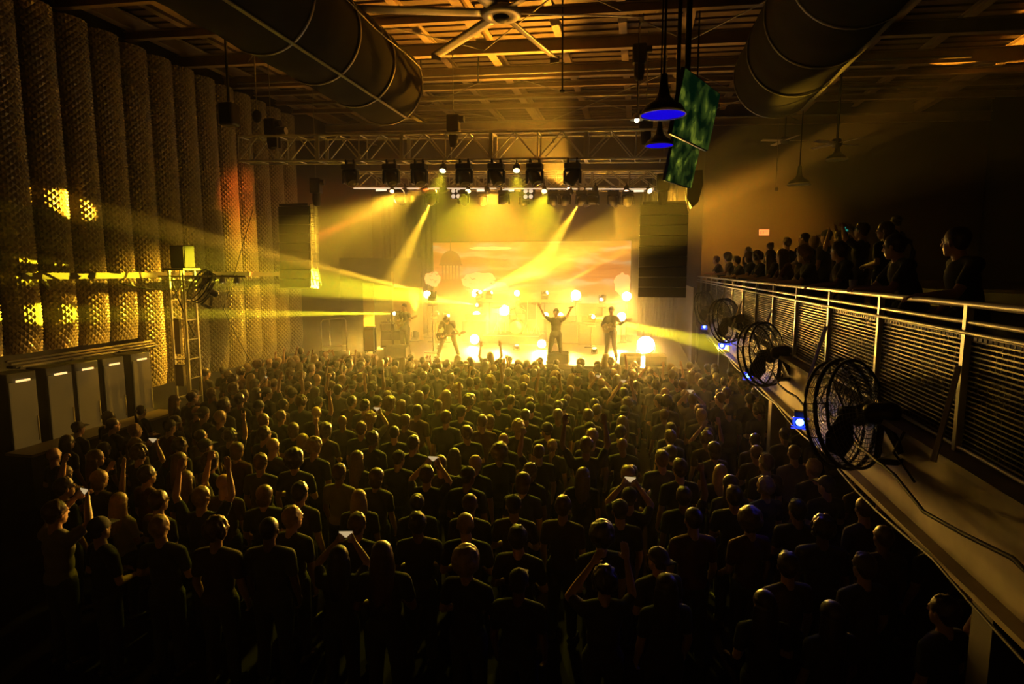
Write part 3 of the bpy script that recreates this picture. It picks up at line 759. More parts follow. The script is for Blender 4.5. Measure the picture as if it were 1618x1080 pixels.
# ---------------------------------------------------------------- cage fans on the balcony front
m_cage = mat('cage_wire', (.10, .09, .08), .35, .6)
def cage_fan(loc, rot, label, R=.46, group='black cage fans fixed to the balcony front', bracket=True):
    t = thing('cage_fan', label, 'fan', loc); t.rotation_euler = rot      # blows along local -x
    M = Matrix.Rotation(PI / 2, 3, 'Y')
    def ring(mb, r, x, th):
        n = 40
        pts = [(x, r * math.cos(2 * PI * k / n), r * math.sin(2 * PI * k / n)) for k in range(n + 1)]
        mb.tube(pts, th, 6)
    mb = MB(); ring(mb, R, .10, .016); ring(mb, R, -.10, .016); ring(mb, R * 1.02, 0, .02)
    for k in range(20):
        a = 2 * PI * k / 20; mb.bar((-.10, R * math.cos(a), R * math.sin(a)), (.10, R * math.cos(a), R * math.sin(a)), .008)
    mb.build('outer_ring', m_black, t)
    for sgn, nm in ((-1, 'front_cage'), (1, 'rear_cage')):
        mb = MB()
        for k in range(1, 13):
            r = R * k / 13
            ring(mb, r, sgn * (.10 + .10 * math.cos(r / R * PI / 2)), .0034)
        for k in range(44):
            a = 2 * PI * k / 44
            mb.tube([(sgn * (.10 + .10 * math.cos(u * PI / 2)), R * u * math.cos(a + .25 * u), R * u * math.sin(a + .25 * u)) for u in (.12, .35, .6, .8, 1)], .0026, 4)
        mb.build(nm, m_cage, t)
    mb = MB()
    mb.lathe([(.001, .09), (.07, .07), (.07, -.05), (.001, -.07)], n=16, M=M); mb.build('blade_hub', m_black, t)
    for k in range(3):
        a = 2 * PI * k / 3 + .4
        MA = Matrix.Rotation(a, 4, 'X') @ Matrix.Translation((0, 0, .22)) @ Matrix.Rotation(.5, 4, 'Z')
        MB().poly([(-.07, -.17), (.07, -.17), (.14, .05), (.11, .19), (-.06, .20), (-.12, .02)], -.004, .004, 'yz').build('blade', m_black, t).matrix_local = MA
    MB().lathe([(.001, .0), (.08, .02), (.095, .08), (.095, .24), (.07, .28), (.001, .30)], c=(.16, 0, 0), n=20, M=M).build('motor', m_black, t)
    if bracket:
        MB().bar((.3, 0, -.02), (.42, 0, -.34), .05).bar((.3, .0, -.05), (.2, 0, -.42), .04).box((.34, 0, -.40), (.16, .20, .05)).build('mounting_bracket', m_black, t)
fans = [((BX - .34, 5.85, 3.26), 'nearest and largest cage fan on the balcony front'), ((BX - .34, 9.75, 3.27), 'second nearest cage fan on the balcony front'),
        ((BX - .34, 13.9, 3.45), 'third cage fan along the balcony front'), ((BX - .34, 18.3, 3.45), 'farthest cage fan at the stage end of the balcony')]
for i, (p, lb) in enumerate(fans):
    cage_fan(p, (0, math.radians(-12), math.radians((-45, -42, -38, -30)[i])), lb, .48)
    for dx in (0,):
        pass
# blue par lamps under the fascia
m_bluehot = mat('blue_led_face', (.05, .05, .5), emit=(.01, .03, 1.0), es=3)
m_bluehot2 = mat('blue_led_core', (.4, .5, .9), emit=(.25, .5, 1.0), es=5)
def par(loc, label):
    t = thing('blue_par_lamp', label, 'stage lamp', loc, math.radians(-12), 'blue par lamps along the balcony')
    MB().box((0, .05, .10), (.13, .12, .05)).box((-.0, .02, .03), (.10, .05, .16)).build('yoke', m_black, t)
    R = Matrix.Rotation(math.radians(-62), 4, 'X')
    RB = Matrix.Rotation(-PI / 2, 3, 'X')
    MB().lathe([(.001, .18), (.06, .17), (.082, .10), (.088, -.01), (.082, -.01), (.078, .02)], n=20, M=RB).build('can', m_black, t)
    f = MB().lathe([(.001, -.006), (.080, .0)], n=20, M=RB).build('lens', m_bluehot, t)
    MB().lathe([(.001, -.016), (.045, -.008)], n=16, M=RB).build('led_core', m_bluehot2, f)
    for z in (-.05, -.02, .08): MB().box((0, .0, z - .03), (.19, .012, .008)).build('cooling_fin', m_bluehot, t)
    point((loc[0] + .02, loc[1] - .12, loc[2] - .02), (.02, .10, 1), 1.6, .03)
    spot((loc[0], loc[1] - .02, loc[2] - .05), (loc[0] - 1.2, loc[1] - 2.2, 1.4), (.05, .05, 1), 14, 70, .8, .04)
par((BX - .25, 7.75, 2.71), 'nearest blue par lamp under the balcony edge')
par((BX - .20, 11.65, 2.62), 'blue par lamp beside the wide balcony column')
par((BX - .20, 15.4, 2.72), 'blue par lamp past the wide column, left of a paler twin')
par((BX - .12, 15.0, 2.86), 'blue par lamp on the fascia, right of its paired twin')
par((BX - .20, 19.6, 2.80), 'farthest blue par lamp at the stage end of the balcony')

# exit sign
ex = thing('exit_sign', 'small glowing EXIT sign on the wall beyond the balcony', 'exit sign', (4.61, 24.95, 6.0))
MB().box((0, 0, 0), (.36, .06, .22)).build('sign_box', mat('sign_face', (.7, .5, .4), emit=(1, .35, .12), es=.8), ex)
def letter_bars(ch):
    S = {'E': [(-1, 0, .3, 2), (0, .85, 2, .3), (0, 0, 1.8, .3), (0, -.85, 2, .3)], 'I': [(0, 0, .35, 2)], 'T': [(0, .85, 2, .3), (0, 0, .35, 2)]}
    return S.get(ch, [])
lm = mat('red_letters', (.8, .05, .03), emit=(1, .06, .02), es=2.2)
for ch, xx in (('E', -.115), ('X', -.035), ('I', .035), ('T', .10)):
    mb = MB(); u = .024
    for (a, b, c_, d) in letter_bars(ch): mb.box((xx + a * u * .85 if ch == 'E' and a else xx + a * u, -.034, b * u * 2.2), (c_ * u, .01, d * u * 2.2))
    if ch == 'X':
        mb.bar((xx - u, -.034, -.055), (xx + u, -.034, .055), .012).bar((xx + u, -.034, -.055), (xx - u, -.034, .055), .012)
    mb.build('letter', lm, ex)

# small things on the balcony rail
cup = thing('plastic_cup', 'clear plastic cup standing on the balcony top rail', 'cup', (BX, 6.98, BF + 1.074))
MB().lathe([(.028, 0), (.03, .002), (.042, .11), (.044, .11), (.031, .0)], n=16).build('wall', mat('cup_plastic', (.7, .6, .45), .2), cup)

# ---------------------------------------------------------------- lighting tower at the left
tw = thing('lighting_tower', 'tall dark steel tower standing in the crowd by the left wall', 'tower', (-11.4, 13.3, 0))
for x in (-.2, .2):
    for y in (-.2, .2): MB().bar((x, y, .05), (x, y, 4.55), .05).build('upright', m_steel, tw)
for s_ in (-.2, .2):
    for k in range(9):
        MB().bar((-.2, s_, .3 + .5 * k), (.2, s_, .3 + .5 * k + (.45 if k < 8 else 0) * (1 if k % 2 else 0)), .025).build('rung', m_steel, tw)
        MB().bar((s_, -.2, .3 + .5 * k), (s_, .2, .3 + .5 * k), .025).build('rung', m_steel, tw)
MB().box((0, 0, .03), (.8, .8, .06)).build('base_plate', m_black, tw)
MB().box((0, 0, 4.58), (.6, .6, .05)).build('top_plate', m_black, tw)
MB().bar((-.6, -.1, 4.4), (1.9, -.1, 4.4), .05).bar((.4, -.1, 4.4), (.4, -.1, 4.0), .04).build('cross_arm', m_steel, tw)
MB().box((.26, -.26, 3.2), (.03, .03, 2.2)).build('conduit', m_cream, tw)
MB().box((.0, -.26, 1.9), (.22, .1, .55)).box((.0, -.26, 2.9), (.16, .08, .9)).build('cable_box', m_wall, tw)
sb = thing('speaker_box', 'small black speaker box on top of the lighting tower', 'speaker', (-11.35, 13.3, 4.61))
MB().box((0, 0, .28), (.42, .36, .56), bev=.02).build('cabinet', m_blackm, sb)
MB().box((.02, -.19, .28), (.36, .02, .5)).build('grille', m_grille, sb)
cf = cage_fan((-10.77, 13.2, 4.16), (0, math.radians(30), math.radians(60)), 'cage fan fixed beside the lighting tower at the left wall', .42, None, True)
for i, (px, lb) in enumerate((((-10.15, 13.2, 4.38), 'left of two small work lamps on the tower cross arm'), ((-9.75, 13.2, 4.38), 'right of two small work lamps on the tower cross arm'))):
    wl = thing('clamp_lamp', lb, 'lamp', px, 0, 'small lamps on the tower arm')
    MB().lathe([(.03, .02), (.07, -.05), (.08, -.14)], n=16).build('shade', m_steel, wl)
    MB().sph((0, 0, -.10), .045).build('bulb', hot((1, .8, .2), 6), wl)
    MB().bar((0, 0, 0), (0, .0, .06), .03).build('clamp', m_black, wl)

# ---------------------------------------------------------------- bar with drink coolers at the left wall
m_cool = mat('cooler_glass_glow', (.05, .04, .02), .3, emit=(.30, .16, .03), es=.17, scale=3)
m_strip = mat('cooler_light_strip', (.5, .4, .2), emit=(1, .62, .22), es=1.4)
bar = thing('bar_canopy', 'slatted bar canopy with lit top edge along the left wall', 'canopy', (-12.0, 11.2, 2.66))
for k in range(3): MB().box((-.1 * k, 0, .05 * k), (.07, 3.6, .03)).build('slat', m_cream, bar)
for y in (-1.7, -.6, .6, 1.7): MB().bar((-.3, y, -.02), (.05, y, -.02), .05, .05).build('support', m_black, bar)
for i, y in enumerate((9.55, 10.35, 11.0, 11.7, 12.5)):
    c = thing('drink_cooler', ['narrow drink cooler at the dark end of the bar', 'second drink cooler from the dark end of the bar', 'middle drink cooler of the bar row', 'drink cooler second from the lighting tower', 'drink cooler nearest the lighting tower'][i], 'cooler', (-12.3, y, 0), 0, 'drink coolers behind the bar')
    MB().box((0, 0, 1.25), (.5, .60, 2.56), bev=.02).build('cabinet', m_black, c)
    d = MB().box((.265, 0, 1.35), (.03, .52, 2.0)).build('door', m_cool, c)
    MB().box((.29, .0, 2.37), (.02, .28, .04)).build('light_strip', m_strip, d)
    MB().bar((.30, .22, 1.1), (.30, .22, 1.6), .025).build('handle', m_steel, d)
bc = thing('bar_counter', 'long dark bar counter in front of the drink coolers', 'counter', (-11.3, 10.6, 0))
MB().box((0, 0, .55), (.5, 3.6, 1.1)).build('front', m_dark, bc)
MB().box((0.02, 0, 1.12), (.62, 3.7, .05)).build('worktop', m_wood, bc)
point((-12.05, 11.3, 2.95), AMB, 3.0, .1); point((-12.05, 12.8, 2.95), AMB, 3.5, .1)

# ---------------------------------------------------------------- stage dressing
SZ = 1.5
m_sky = bpy.data.materials.new('backdrop_sunset'); m_sky.use_nodes = True
nt = m_sky.node_tree; b = nt.nodes['Principled BSDF']; L = nt.links.new
tc = nt.nodes.new('ShaderNodeTexCoord'); mp = nt.nodes.new('ShaderNodeMapping'); mp.inputs['Scale'].default_value = (.35, 1, 1.8)
nz = nt.nodes.new('ShaderNodeTexNoise'); nz.inputs['Scale'].default_value = 1.6; nz.inputs['Detail'].default_value = 6; nz.inputs['Distortion'].default_value = .6
cr = nt.nodes.new('ShaderNodeValToRGB'); e = cr.color_ramp.elements
e[0].position = .40; e[0].color = (.75, .16, .03, 1); e[1].position = .62; e[1].color = (1, .72, .38, 1)
k_ = cr.color_ramp.elements.new(.5); k_.color = (.95, .33, .07, 1)
L(tc.outputs['Object'], mp.inputs[0]); L(mp.outputs[0], nz.inputs['Vector']); L(nz.outputs['Fac'], cr.inputs['Fac'])
b.inputs['Base Color'].default_value = (.2, .1, .05, 1); L(cr.outputs[0], b.inputs['Emission Color']); b.inputs['Emission Strength'].default_value = .55
bd = thing('backdrop_screen', 'wide glowing sunset backdrop with domed cupola and birds behind the band', 'backdrop', (-4.97, 27.1, 3.1))
MB().box((0, 0, 1.36), (9.1, .06, 2.75)).build('picture', m_sky, bd)
MB().box((0, .06, 1.36), (9.2, .06, 2.85)).build('frame', m_black, bd)
m_sil = mat('backdrop_print_dark', (.16, .05, .015), .8, emit=(.20, .06, .012), es=1)
m_cloud = mat('backdrop_print_cloud', (.9, .7, .5), .8, emit=(1, .58, .28), es=.7)
cx = (-8.66, 27.0, 4.17)[0] + 4.97
dome = [(cx + .52 * math.cos(a), 1.75 + .62 * math.sin(a)) for a in [PI * k / 14 for k in range(15)]]
MB().poly(dome, -.045, -.035).poly([(cx - .045, 2.3), (cx + .045, 2.3), (cx + .015, 2.95), (cx - .015, 2.95)], -.045, -.035).box((cx, -.04, 1.72), (1.15, .01, .09)).build('printed_dome', m_sil, bd)
mb = MB()
for k in range(6): mb.box((cx - .40 + .16 * k, -.04, 1.35), (.06, .01, .66))
mb.build('printed_columns', m_sil, bd)
MB().poly([(cx - .5, 1.05), (cx + .5, 1.05), (cx + .62, .6), (cx + 1.2, .35), (cx + 1.35, .0), (cx - 1.35, .0), (cx - 1.0, .5), (cx - .62, .62)], -.045, -.035).build('printed_roof', m_sil, bd)
random.seed(5)
mb = MB()
for k in range(34):
    x = cx + (random.uniform(.65, 2.6) if k % 3 else random.uniform(-1.0, -.5)); z = random.uniform(.75, 2.1) if x > cx else random.uniform(.8, 1.4); s = random.uniform(.05, .17)
    q = random.uniform(-.3, .5)
    mb.poly([(x - s, z + s * .45 + q * s), (x - s * .4, z + s * .35), (x, z), (x + s * .4, z + s * .35), (x + s, z + s * .5 - q * s), (x + s * .35, z + s * .1), (x, z - s * .22), (x - s * .35, z + s * .1)], -.05, -.046)
mb.build('printed_birds', m_sil, bd)
def cloud(c, n, sx, sz):
    pts = []
    for k in range(36):
        a = 2 * PI * k / 36; r = 1 + .06 * math.sin(a * n + c[0]) + .05 * math.sin(a * 9 + c[0] * 3) + .05 * math.sin(a * 3 + n)
        pts.append((c[0] + sx * r * math.cos(a), c[1] + sz * r * math.sin(a)))
    return pts
for c, n, sx, sz in (((cx + 1.35, .95), 5, .85, .42), ((cx + 1.9, .72), 4, .9, .22), ((cx - .9, 1.05), 5, .4, .35), ((4.2, .85), 6, .35, .5), ((cx + 1.9, 2.45), 7, 1.0, .08)):
    MB().poly(cloud(c, n, sx, sz), -.043, -.032).build('printed_cloud', m_cloud, bd)
for x, wd, y, h, lb in ((-11.3, 2.9, 28.6, 7.4, 'dark stage drape hanging left of the backdrop'), (.75, 1.7, 28.6, 7.4, 'dark stage drape hanging right of the backdrop')):
    mb = MB(); n = 60
    vs = []
    for i in range(n + 1):
        xx = -wd / 2 + wd * i / n; yy = .09 * math.sin(i * 1.1)
        vs += [(xx, yy, 0), (xx, yy, h)]
    mb.add(vs, [(2 * i, 2 * i + 2, 2 * i + 3, 2 * i + 1) for i in range(n)], True)
    tag(mb.build('stage_drape', m_drape, None, (x, y, .8 if x < -10 else 1.5)), lb, 'curtain')
# riser, drums
rs = thing('drum_riser', 'low black riser under the drum kit', 'riser', (-5.25, 25.4, SZ))
MB().box((0, 0, .17), (2.4, 1.8, .34)).build('platform', m_blackm, rs)
MB().box((0, -.91, .33), (2.4, .02, .03)).build('lit_edge', m_alu, rs)
m_shell = mat('drum_shell', (.7, .6, .45), .25, .2); m_skin2 = mat('drum_head', (.75, .68, .5), .5); m_brass = mat('cymbal_brass', (.85, .6, .2), .25, .9)
dk = thing('drum_kit', 'pale drum kit with cymbals on the stage riser', 'drum kit', (-5.25, 25.2, SZ + .345))
RX = Matrix.Rotation(PI / 2, 3, 'X')
k1 = MB().lathe([(.28, -.2), (.28, .2)], c=(.1, 0, .29), n=28, M=RX).lathe([(.29, -.2), (.29, -.16)], c=(.1, 0, .29), n=28, M=RX).lathe([(.29, .16), (.29, .2)], c=(.1, 0, .29), n=28, M=RX).build('kick_drum', m_shell, dk)
MB().lathe([(.001, .19), (.275, .19)], c=(.1, 0, .29), n=28, M=RX).build('drum_head', m_skin2, k1)
for x, y, z, r, h, nm in ((-.1, .1, .72, .15, .2, 'rack_tom'), (.28, .1, .72, .16, .22, 'rack_tom'), (.72, .25, .42, .2, .34, 'floor_tom'), (-.45, .3, .55, .18, .15, 'snare_drum')):
    d = MB().lathe([(r, -h / 2), (r, h / 2)], c=(x, y, z), n=24).lathe([(r * 1.05, h / 2 - .02), (r * 1.05, h / 2)], c=(x, y, z), n=24).build(nm, m_shell, dk)
    MB().lathe([(.001, h / 2 - .003), (r, h / 2 - .005)], c=(x, y, z), n=24).build('drum_head', m_skin2, d)
    if nm != 'rack_tom': MB().cyl((x, y, 0), (x, y, z - h / 2), .018).build('drum_stand', m_alu, d)
for x, y, z, r, tl in ((-.75, 0, 1.15, .26, .25), (.95, .1, 1.3, .27, -.3), (-.85, .5, .85, .18, 0), (.5, .4, 1.4, .25, -.1)):
    st = MB().cyl((x, y, 0), (x, y, z), .012).cyl((x, y, .5), (x - .18, y - .1, 0), .01).cyl((x, y, .5), (x + .18, y - .1, 0), .01).build('cymbal_stand', m_alu, dk)
    MB().lathe([(.001, .03), (.04, .02), (r, 0), (r, -.003), (.04, .015)], n=28, M=Matrix.Rotation(tl, 3, 'X'), c=(x, y, z)).build('cymbal', m_brass, st)
# monitors, cases, barriers
def wedge(x, y, rz_, label, s=1.0):
    t = thing('stage_monitor', label, 'monitor speaker', (x, y, SZ), rz_, 'wedge monitors along the stage front')
    MB().poly([(-.26 * s, 0), (.24 * s, 0), (.22 * s, .10), (-.02 * s, .36 * s), (-.26 * s, .30 * s)], -.34 * s, .34 * s, 'yz').build('cabinet', m_blackm, t)
    M = Matrix.Translation((0, .10 * s, .235 * s)) @ Matrix.Rotation(math.radians(-46), 4, 'X')
    MB().box((0, 0, 0), (.6 * s, .02, .32 * s), M=Matrix.Translation((0, .115 * s, .24 * s)) @ Matrix.Rotation(math.radians(-45) + PI / 2 * 0, 4, 'X')).build('grille', m_grille, t)
wedge((-8.35, 19.62, 1.5)[0], 19.9, 0, 'wedge monitor in front of the left guitarist', 1.15)
wedge(-2.6, 19.75, 0, 'wedge monitor in front of the singer')
wedge(-.25, 19.8, 0, 'wedge monitor in front of the right guitarist')
wedge(.55, 19.9, 0, 'wedge monitor at the right stage corner')
def roadcase(loc, d, label, openf, rz_=0):
    t = thing('road_case', label, 'road case', loc, rz_)
    MB().box((0, 0, d[2] / 2 + .1), d).build('case_body', m_blackm, t)
    mb = MB()
    for i in (-1, 1):
        for j in (-1, 1):
            mb.bar((i * d[0] / 2, j * d[1] / 2, .1), (i * d[0] / 2, j * d[1] / 2, d[2] + .1), .035)
            mb.bar((i * d[0] / 2, -d[1] / 2, .1 + (j + 1) / 2 * d[2]), (i * d[0] / 2, d[1] / 2, .1 + (j + 1) / 2 * d[2]), .035)
            mb.bar((-d[0] / 2, i * d[1] / 2, .1 + (j + 1) / 2 * d[2]), (d[0] / 2, i * d[1] / 2, .1 + (j + 1) / 2 * d[2]), .035)
    mb.build('edge_trim', m_alu, t)
    for i in (-1, 1):
        for j in (-1, 1): MB().cyl((i * d[0] * .38 - .02, j * d[1] * .36, .05), (i * d[0] * .38 + .02, j * d[1] * .36, .05), .05).build('caster', m_black, t)
    if openf:
        for i in range(2):
            for j, (c_, h) in enumerate(((m_cream, .2), (m_black, .12), (m_alu, .24))):
                MB().box((-d[0] / 4 + i * d[0] / 2, -d[1] / 2 - .012, .28 + j * .3), (d[0] * .4, .03, h)).build('rack_unit', c_, t)
    else:
        MB().box((0, -d[1] / 2 - .006, d[2] / 2 + .1), (d[0] * .86, .015, d[2] * .88)).build('lid_panel', mat('case_lid', (.45, .30, .16), .5), t)
        MB().box((0, -d[1] / 2 - .02, d[2] / 2 + .16), (d[0] * .25, .015, .06)).build('label_plate', m_cream, t)
    return t
roadcase((-9.75, 20.6, 1.5), (.36, .5, .86), 'upright road case with pale edges at the left stage side', False, .25)
roadcase((-9.35, 21.9, 1.5), (.95, .7, .92), 'open double road case with racked gear at left stage side', True, .25)
for i, (dx, h) in enumerate(((-.25, .14), (.0, .20), (.12, .15), (-.12, .1))):
    tag(MB().cyl((0, 0, 0), (0, 0, h), .035).cyl((0, 0, h), (0, 0, h + .05), .015).build('bottle', m_cream, None, (-9.35 + dx, 21.8, SZ + 1.042)), ['leftmost bottle', 'tallest bottle', 'rightmost bottle', 'shortest bottle'][i] + ' standing on the open road case', 'bottle', 'bottles on the open road case')
bk = thing('crowd_barrier', 'pale tubular barrier frame beside the left stage end', 'barrier', (-11.0, 20.2, 0), .3)
MB().tube([(-.45, 0, 1.6), (-.45, 0, 2.65), (-.38, 0, 2.75), (.38, 0, 2.82), (.45, 0, 2.72), (.45, 0, 1.2)], .022).bar((-.45, 0, 1.75), (.45, 0, 1.8), .03).bar((-.15, 0, 1.75), (-.15, 0, 2.78), .02).build('frame', m_alu, bk)
MB().box((0, 0, .8), (1.1, .08, 1.6)).build('lower_panel', m_dark, bk)
sf = thing('scenic_flat', 'tall pale scenic flat at the left back of the stage', 'stage flat', (-9.95, 24.9, SZ))
MB().box((0, 0, 1.15), (1.35, .06, 2.3)).build('panel', mat('pale_ply', (.55, .38, .22), .6), sf)
MB().box((-.7, 0, 1.5), (.06, .1, 3.0)).build('edge_post', m_cream, sf)
s2_ = thing('scenic_flat', 'narrow pale upright flat beside the left speaker stack foot', 'stage flat', (-11.72, 24.7, 0), 0)
MB().box((0, 0, 2.0), (.5, .05, 4.0)).build('panel', mat('pale_ply', (.55, .38, .22), .6), s2_)
# mic stand
ms = thing('microphone_stand', 'thin microphone stand left of the left guitarist', 'microphone stand', (-8.85, 20.5, SZ))
MB().cyl((0, 0, .02), (0, 0, 1.45), .011).build('pole', m_black, ms); MB().cyl((0, 0, 0), (0, 0, .025), .13).build('base', m_black, ms)
MB().sph((0, -.02, 1.5), .035, (1, 1, 1.4)).build('microphone', m_black, ms)
# amplifier wall behind the guitarists
for x, y, lb in ((-6.9, 25.0, 'dark amplifier cabinet behind the bent guitarist'), (-1.9, 25.0, 'dark amplifier cabinet between singer and right guitarist'), (-3.0, 25.2, 'dark amplifier cabinet behind the singer')):
    t = thing('amplifier', lb, 'amplifier', (x, y, SZ), 0, 'amplifier cabinets on stage')
    MB().box((0, 0, .45), (1.1, .5, .9), bev=.03).build('cabinet', m_blackm, t)
    MB().box((0, -.26, .43), (1.0, .02, .78)).build('grille', m_grille, t)
    MB().box((0, 0, 1.05), (.85, .35, .26), bev=.02).build('amp_head', m_black, t)

# ---------------------------------------------------------------- people
TMPC = bpy.data.collections.new('workshop'); C.children.link(TMPC)
def remesh(mb, vox, ratio=.4, smooth=2, name='body'):
    """melt overlapping volumes into one continuous surface"""
    me = mb.mesh('tmp'); o = bpy.data.objects.new('tmp', me); TMPC.objects.link(o)
    m = o.modifiers.new('r', 'REMESH'); m.mode = 'VOXEL'; m.voxel_size = vox
    s = o.modifiers.new('s', 'SMOOTH'); s.iterations = smooth; s.factor = .5
    if ratio < 1:
        d = o.modifiers.new('d', 'DECIMATE'); d.ratio = ratio
    dg = bpy.context.evaluated_depsgraph_get(); dg.update()
    out = bpy.data.meshes.new_from_object(o.evaluated_get(dg)); out.name = name
    for p in out.polygons: p.use_smooth = True
    bpy.data.objects.remove(o); bpy.data.meshes.remove(me)
    out.materials.clear()
    return out
def limb(mb, p, q, r0, r1, n=10):
    mb.cyl(p, q, r0, r1, n, True); mb.sph(p, r0 * .99, n=n, m=6); mb.sph(q, r1 * .99, n=n, m=6)
def hand(mb, w_, d, up, side, pose):
    """palm and five fingers leaving the wrist w_ along d; up = back of the hand, side = thumb side"""
    d = V(d).normalized(); up = (V(up) - d * V(up).dot(d)).normalized(); sd = d.cross(up).normalized() * side
    w_ = V(w_)
    limb(mb, w_, w_ + d * .045, .024, .028, 8)
    for k in (-1.5, -.5, .5, 1.5): limb(mb, w_ + d * .03 + sd * k * .012, w_ + d * .088 + sd * k * .019, .015, .0125, 7)
    curl = {'open': (.1, .1, .1, .1), 'fist': (1.5,) * 4, 'relaxed': (.5, .6, .7, .8), 'horns': (.05, 1.6, 1.6, .05), 'grip': (1.1, 1.15, 1.2, 1.25)}[pose]
    for k, (c, L_) in enumerate(zip(curl, (.072, .080, .074, .058))):
        b = w_ + d * .088 + sd * (1.5 - k) * .019
        dd = d * math.cos(c * .5) - up * math.sin(c * .5); m1 = b + (dd + sd * (1.5 - k) * .06).normalized() * L_ * .5
        dd = d * math.cos(c * 1.4) - up * math.sin(c * 1.4); m2 = m1 + dd * L_ * .32
        dd = d * math.cos(c * 2.0) - up * math.sin(c * 2.0); m3 = m2 + dd * L_ * .25
        limb(mb, b, m1, .0105, .0095, 7); limb(mb, m1, m2, .0095, .0088, 7); limb(mb, m2, m3, .0088, .0078, 7)
    tb = w_ + d * .030 + sd * .028; t1 = tb + (d * .6 + sd * .75 - up * .15).normalized() * .036
    fold = .2 if pose in ('open', 'relaxed') else 1.0
    t2 = t1 + (d * .9 + sd * (.35 - fold * .8) - up * .5 * fold).normalized() * .034
    limb(mb, tb, t1, .0135, .0115, 7); limb(mb, t1, t2, .0110, .0092, 7)
BASE = dict(pelvis=(0, 0, .95), chest=(0, .01, 1.28), neck=(0, -.01, 1.47), head=(0, .02, 1.62),
            sl=(-.185, 0, 1.375), sr=(.185, 0, 1.375), el=(-.235, .0, 1.10), er=(.235, .0, 1.10), wl=(-.235, .09, .88), wr=(.235, .09, .88),
            hl=(-.09, 0, .92), hr=(.09, 0, .92), kl=(-.105, .02, .50), kr=(.105, .02, .50), al=(-.12, -.01, .085), ar=(.12, -.01, .085),
            hand_l='relaxed', hand_r='relaxed', look=0.0, nod=0.0, foot_l=0.15, foot_r=-0.15)
def P(**k):
    d = dict(BASE); d.update(k); return d
HS = 1.05       # people read a little larger headed with their hair and hats on
def figure(pose, vox=.0085, ratio=.22, vox_c=.014):
    """body, shirt, trousers meshes and the head frame; the figure faces +y"""
    g = lambda k: V(pose[k])
    hd = g('head'); HMx = (Matrix.Rotation(-pose['look'], 3, 'Z') @ Matrix.Rotation(pose['nod'], 3, 'X')) * HS
    def hp(x, y, z): return hd + HMx @ V((x, y, z))
    b = MB()
    b.sph(hp(0, -.012, .03), 1, (.077, .096, .092), 16, 12, HMx); b.sph(hp(0, .012, -.035), 1, (.062, .078, .082), 16, 12, HMx)
    b.sph(hp(0, .045, -.085), 1, (.040, .036, .032), 12, 8, HMx)
    limb(b, hp(0, .086, .012), hp(0, .104, -.022), .009, .014, 8)                              # nose
    b.sph(hp(0, .078, .028), 1, (.055, .018, .010), 10, 6, HMx)                                 # brow
    b.sph(hp(0, .082, -.058), 1, (.024, .012, .007), 10, 6, HMx); b.sph(hp(0, .079, -.070), 1, (.020, .011, .007), 10, 6, HMx)   # lips
    for s_ in (-1, 1):
        b.sph(hp(s_ * .030, .078, .008), 1, (.013, .010, .009), 8, 6, HMx)
        b.sph(hp(s_ * .080, -.006, -.005), 1, (.010, .019, .031), 8, 6, HMx)
    nk, ch, pv = g('neck'), g('chest'), g('pelvis')
    limb(b, nk - V((0, 0, .03)), hp(0, -.02, -.06), .062, .054, 14)
    ax = (nk - pv).normalized()
    wid = (g('sr') - g('sl')).normalized(); fr = ax.cross(wid).normalized() * -1
    TM = Matrix((wid, fr, ax)).transposed()
    def torso(m, e):
        m.sph(ch, 1, (.160 + e, .112 + e, .19), 18, 12, TM)
        m.sph(ch.lerp(nk, .50), 1, (.12 + e, .080 + e, .08), 16, 10, TM)
        m.sph(ch.lerp(pv, .5), 1, (.142 + e, .105 + e, .19), 16, 10, TM)
        m.sph(pv, 1, (.160 + e, .118 + e, .14), 16, 10, TM)
        for s_ in ('sl', 'sr'): limb(m, nk.lerp(g(s_), .22) - V((0, 0, .02)), g(s_), .042 + e, .056 + e, 12)
    torso(b, 0)
    for s_, sg in (('l', -1), ('r', 1)):
        sh, el, wr = g('s' + s_), g('e' + s_), g('w' + s_)
        limb(b, sh, el, .052, .040, 12); limb(b, el, el.lerp(wr, .4), .041, .040, 12); limb(b, el.lerp(wr, .4), wr, .040, .026, 12)
        d = (wr - el).normalized()
        upv = pose.get('back_' + s_, (0, -1, 0) if d.z > .3 else ((sg, 0, 0) if d.z < -.5 else (0, 0, 1)))
        side = pose.get('thumb_' + s_)
        if side is None: side = (1 if s_ == 'l' else -1)
        hand(b, wr, d, upv, side, pose['hand_' + s_])
        hp_, kn, an = g('h' + s_), g('k' + s_), g('a' + s_)
        limb(b, hp_, hp_.lerp(kn, .45), .092, .080, 14); limb(b, hp_.lerp(kn, .45), kn, .080, .056, 14)
        limb(b, kn, kn.lerp(an, .35), .055, .056, 12); limb(b, kn.lerp(an, .35), an, .056, .036, 12)
        fa = pose['foot_' + s_]; fd = V((-math.sin(fa), math.cos(fa), 0))
        limb(b, an - V((0, 0, .035)) - fd * .04, an + fd * .15 - V((0, 0, .055)), .038, .028, 10)
    body = remesh(b, vox, ratio)
    c = MB(); torso(c, .016)
    for s_ in ('l', 'r'):
        sh, el, wr = g('s' + s_), g('e' + s_), g('w' + s_)
        k = pose.get('sleeve', .62)
        limb(c, sh, sh.lerp(el, min(1, k)), .068, .060, 12)
        if k > 1: limb(c, el, el.lerp(wr, k - 1), .056, .044, 12)
    shirt = remesh(c, vox_c, .35, 3, 'shirt')
    t = MB()
    t.sph(pv - ax * .03, 1, (.176, .134, .13), 16, 10, TM)
    for s_ in ('l', 'r'):
        hp_, kn, an = g('h' + s_), g('k' + s_), g('a' + s_)
        limb(t, hp_, kn, .106, .074, 14); limb(t, kn, kn.lerp(an, pose.get('leg', .9)), .074, .060, 12)
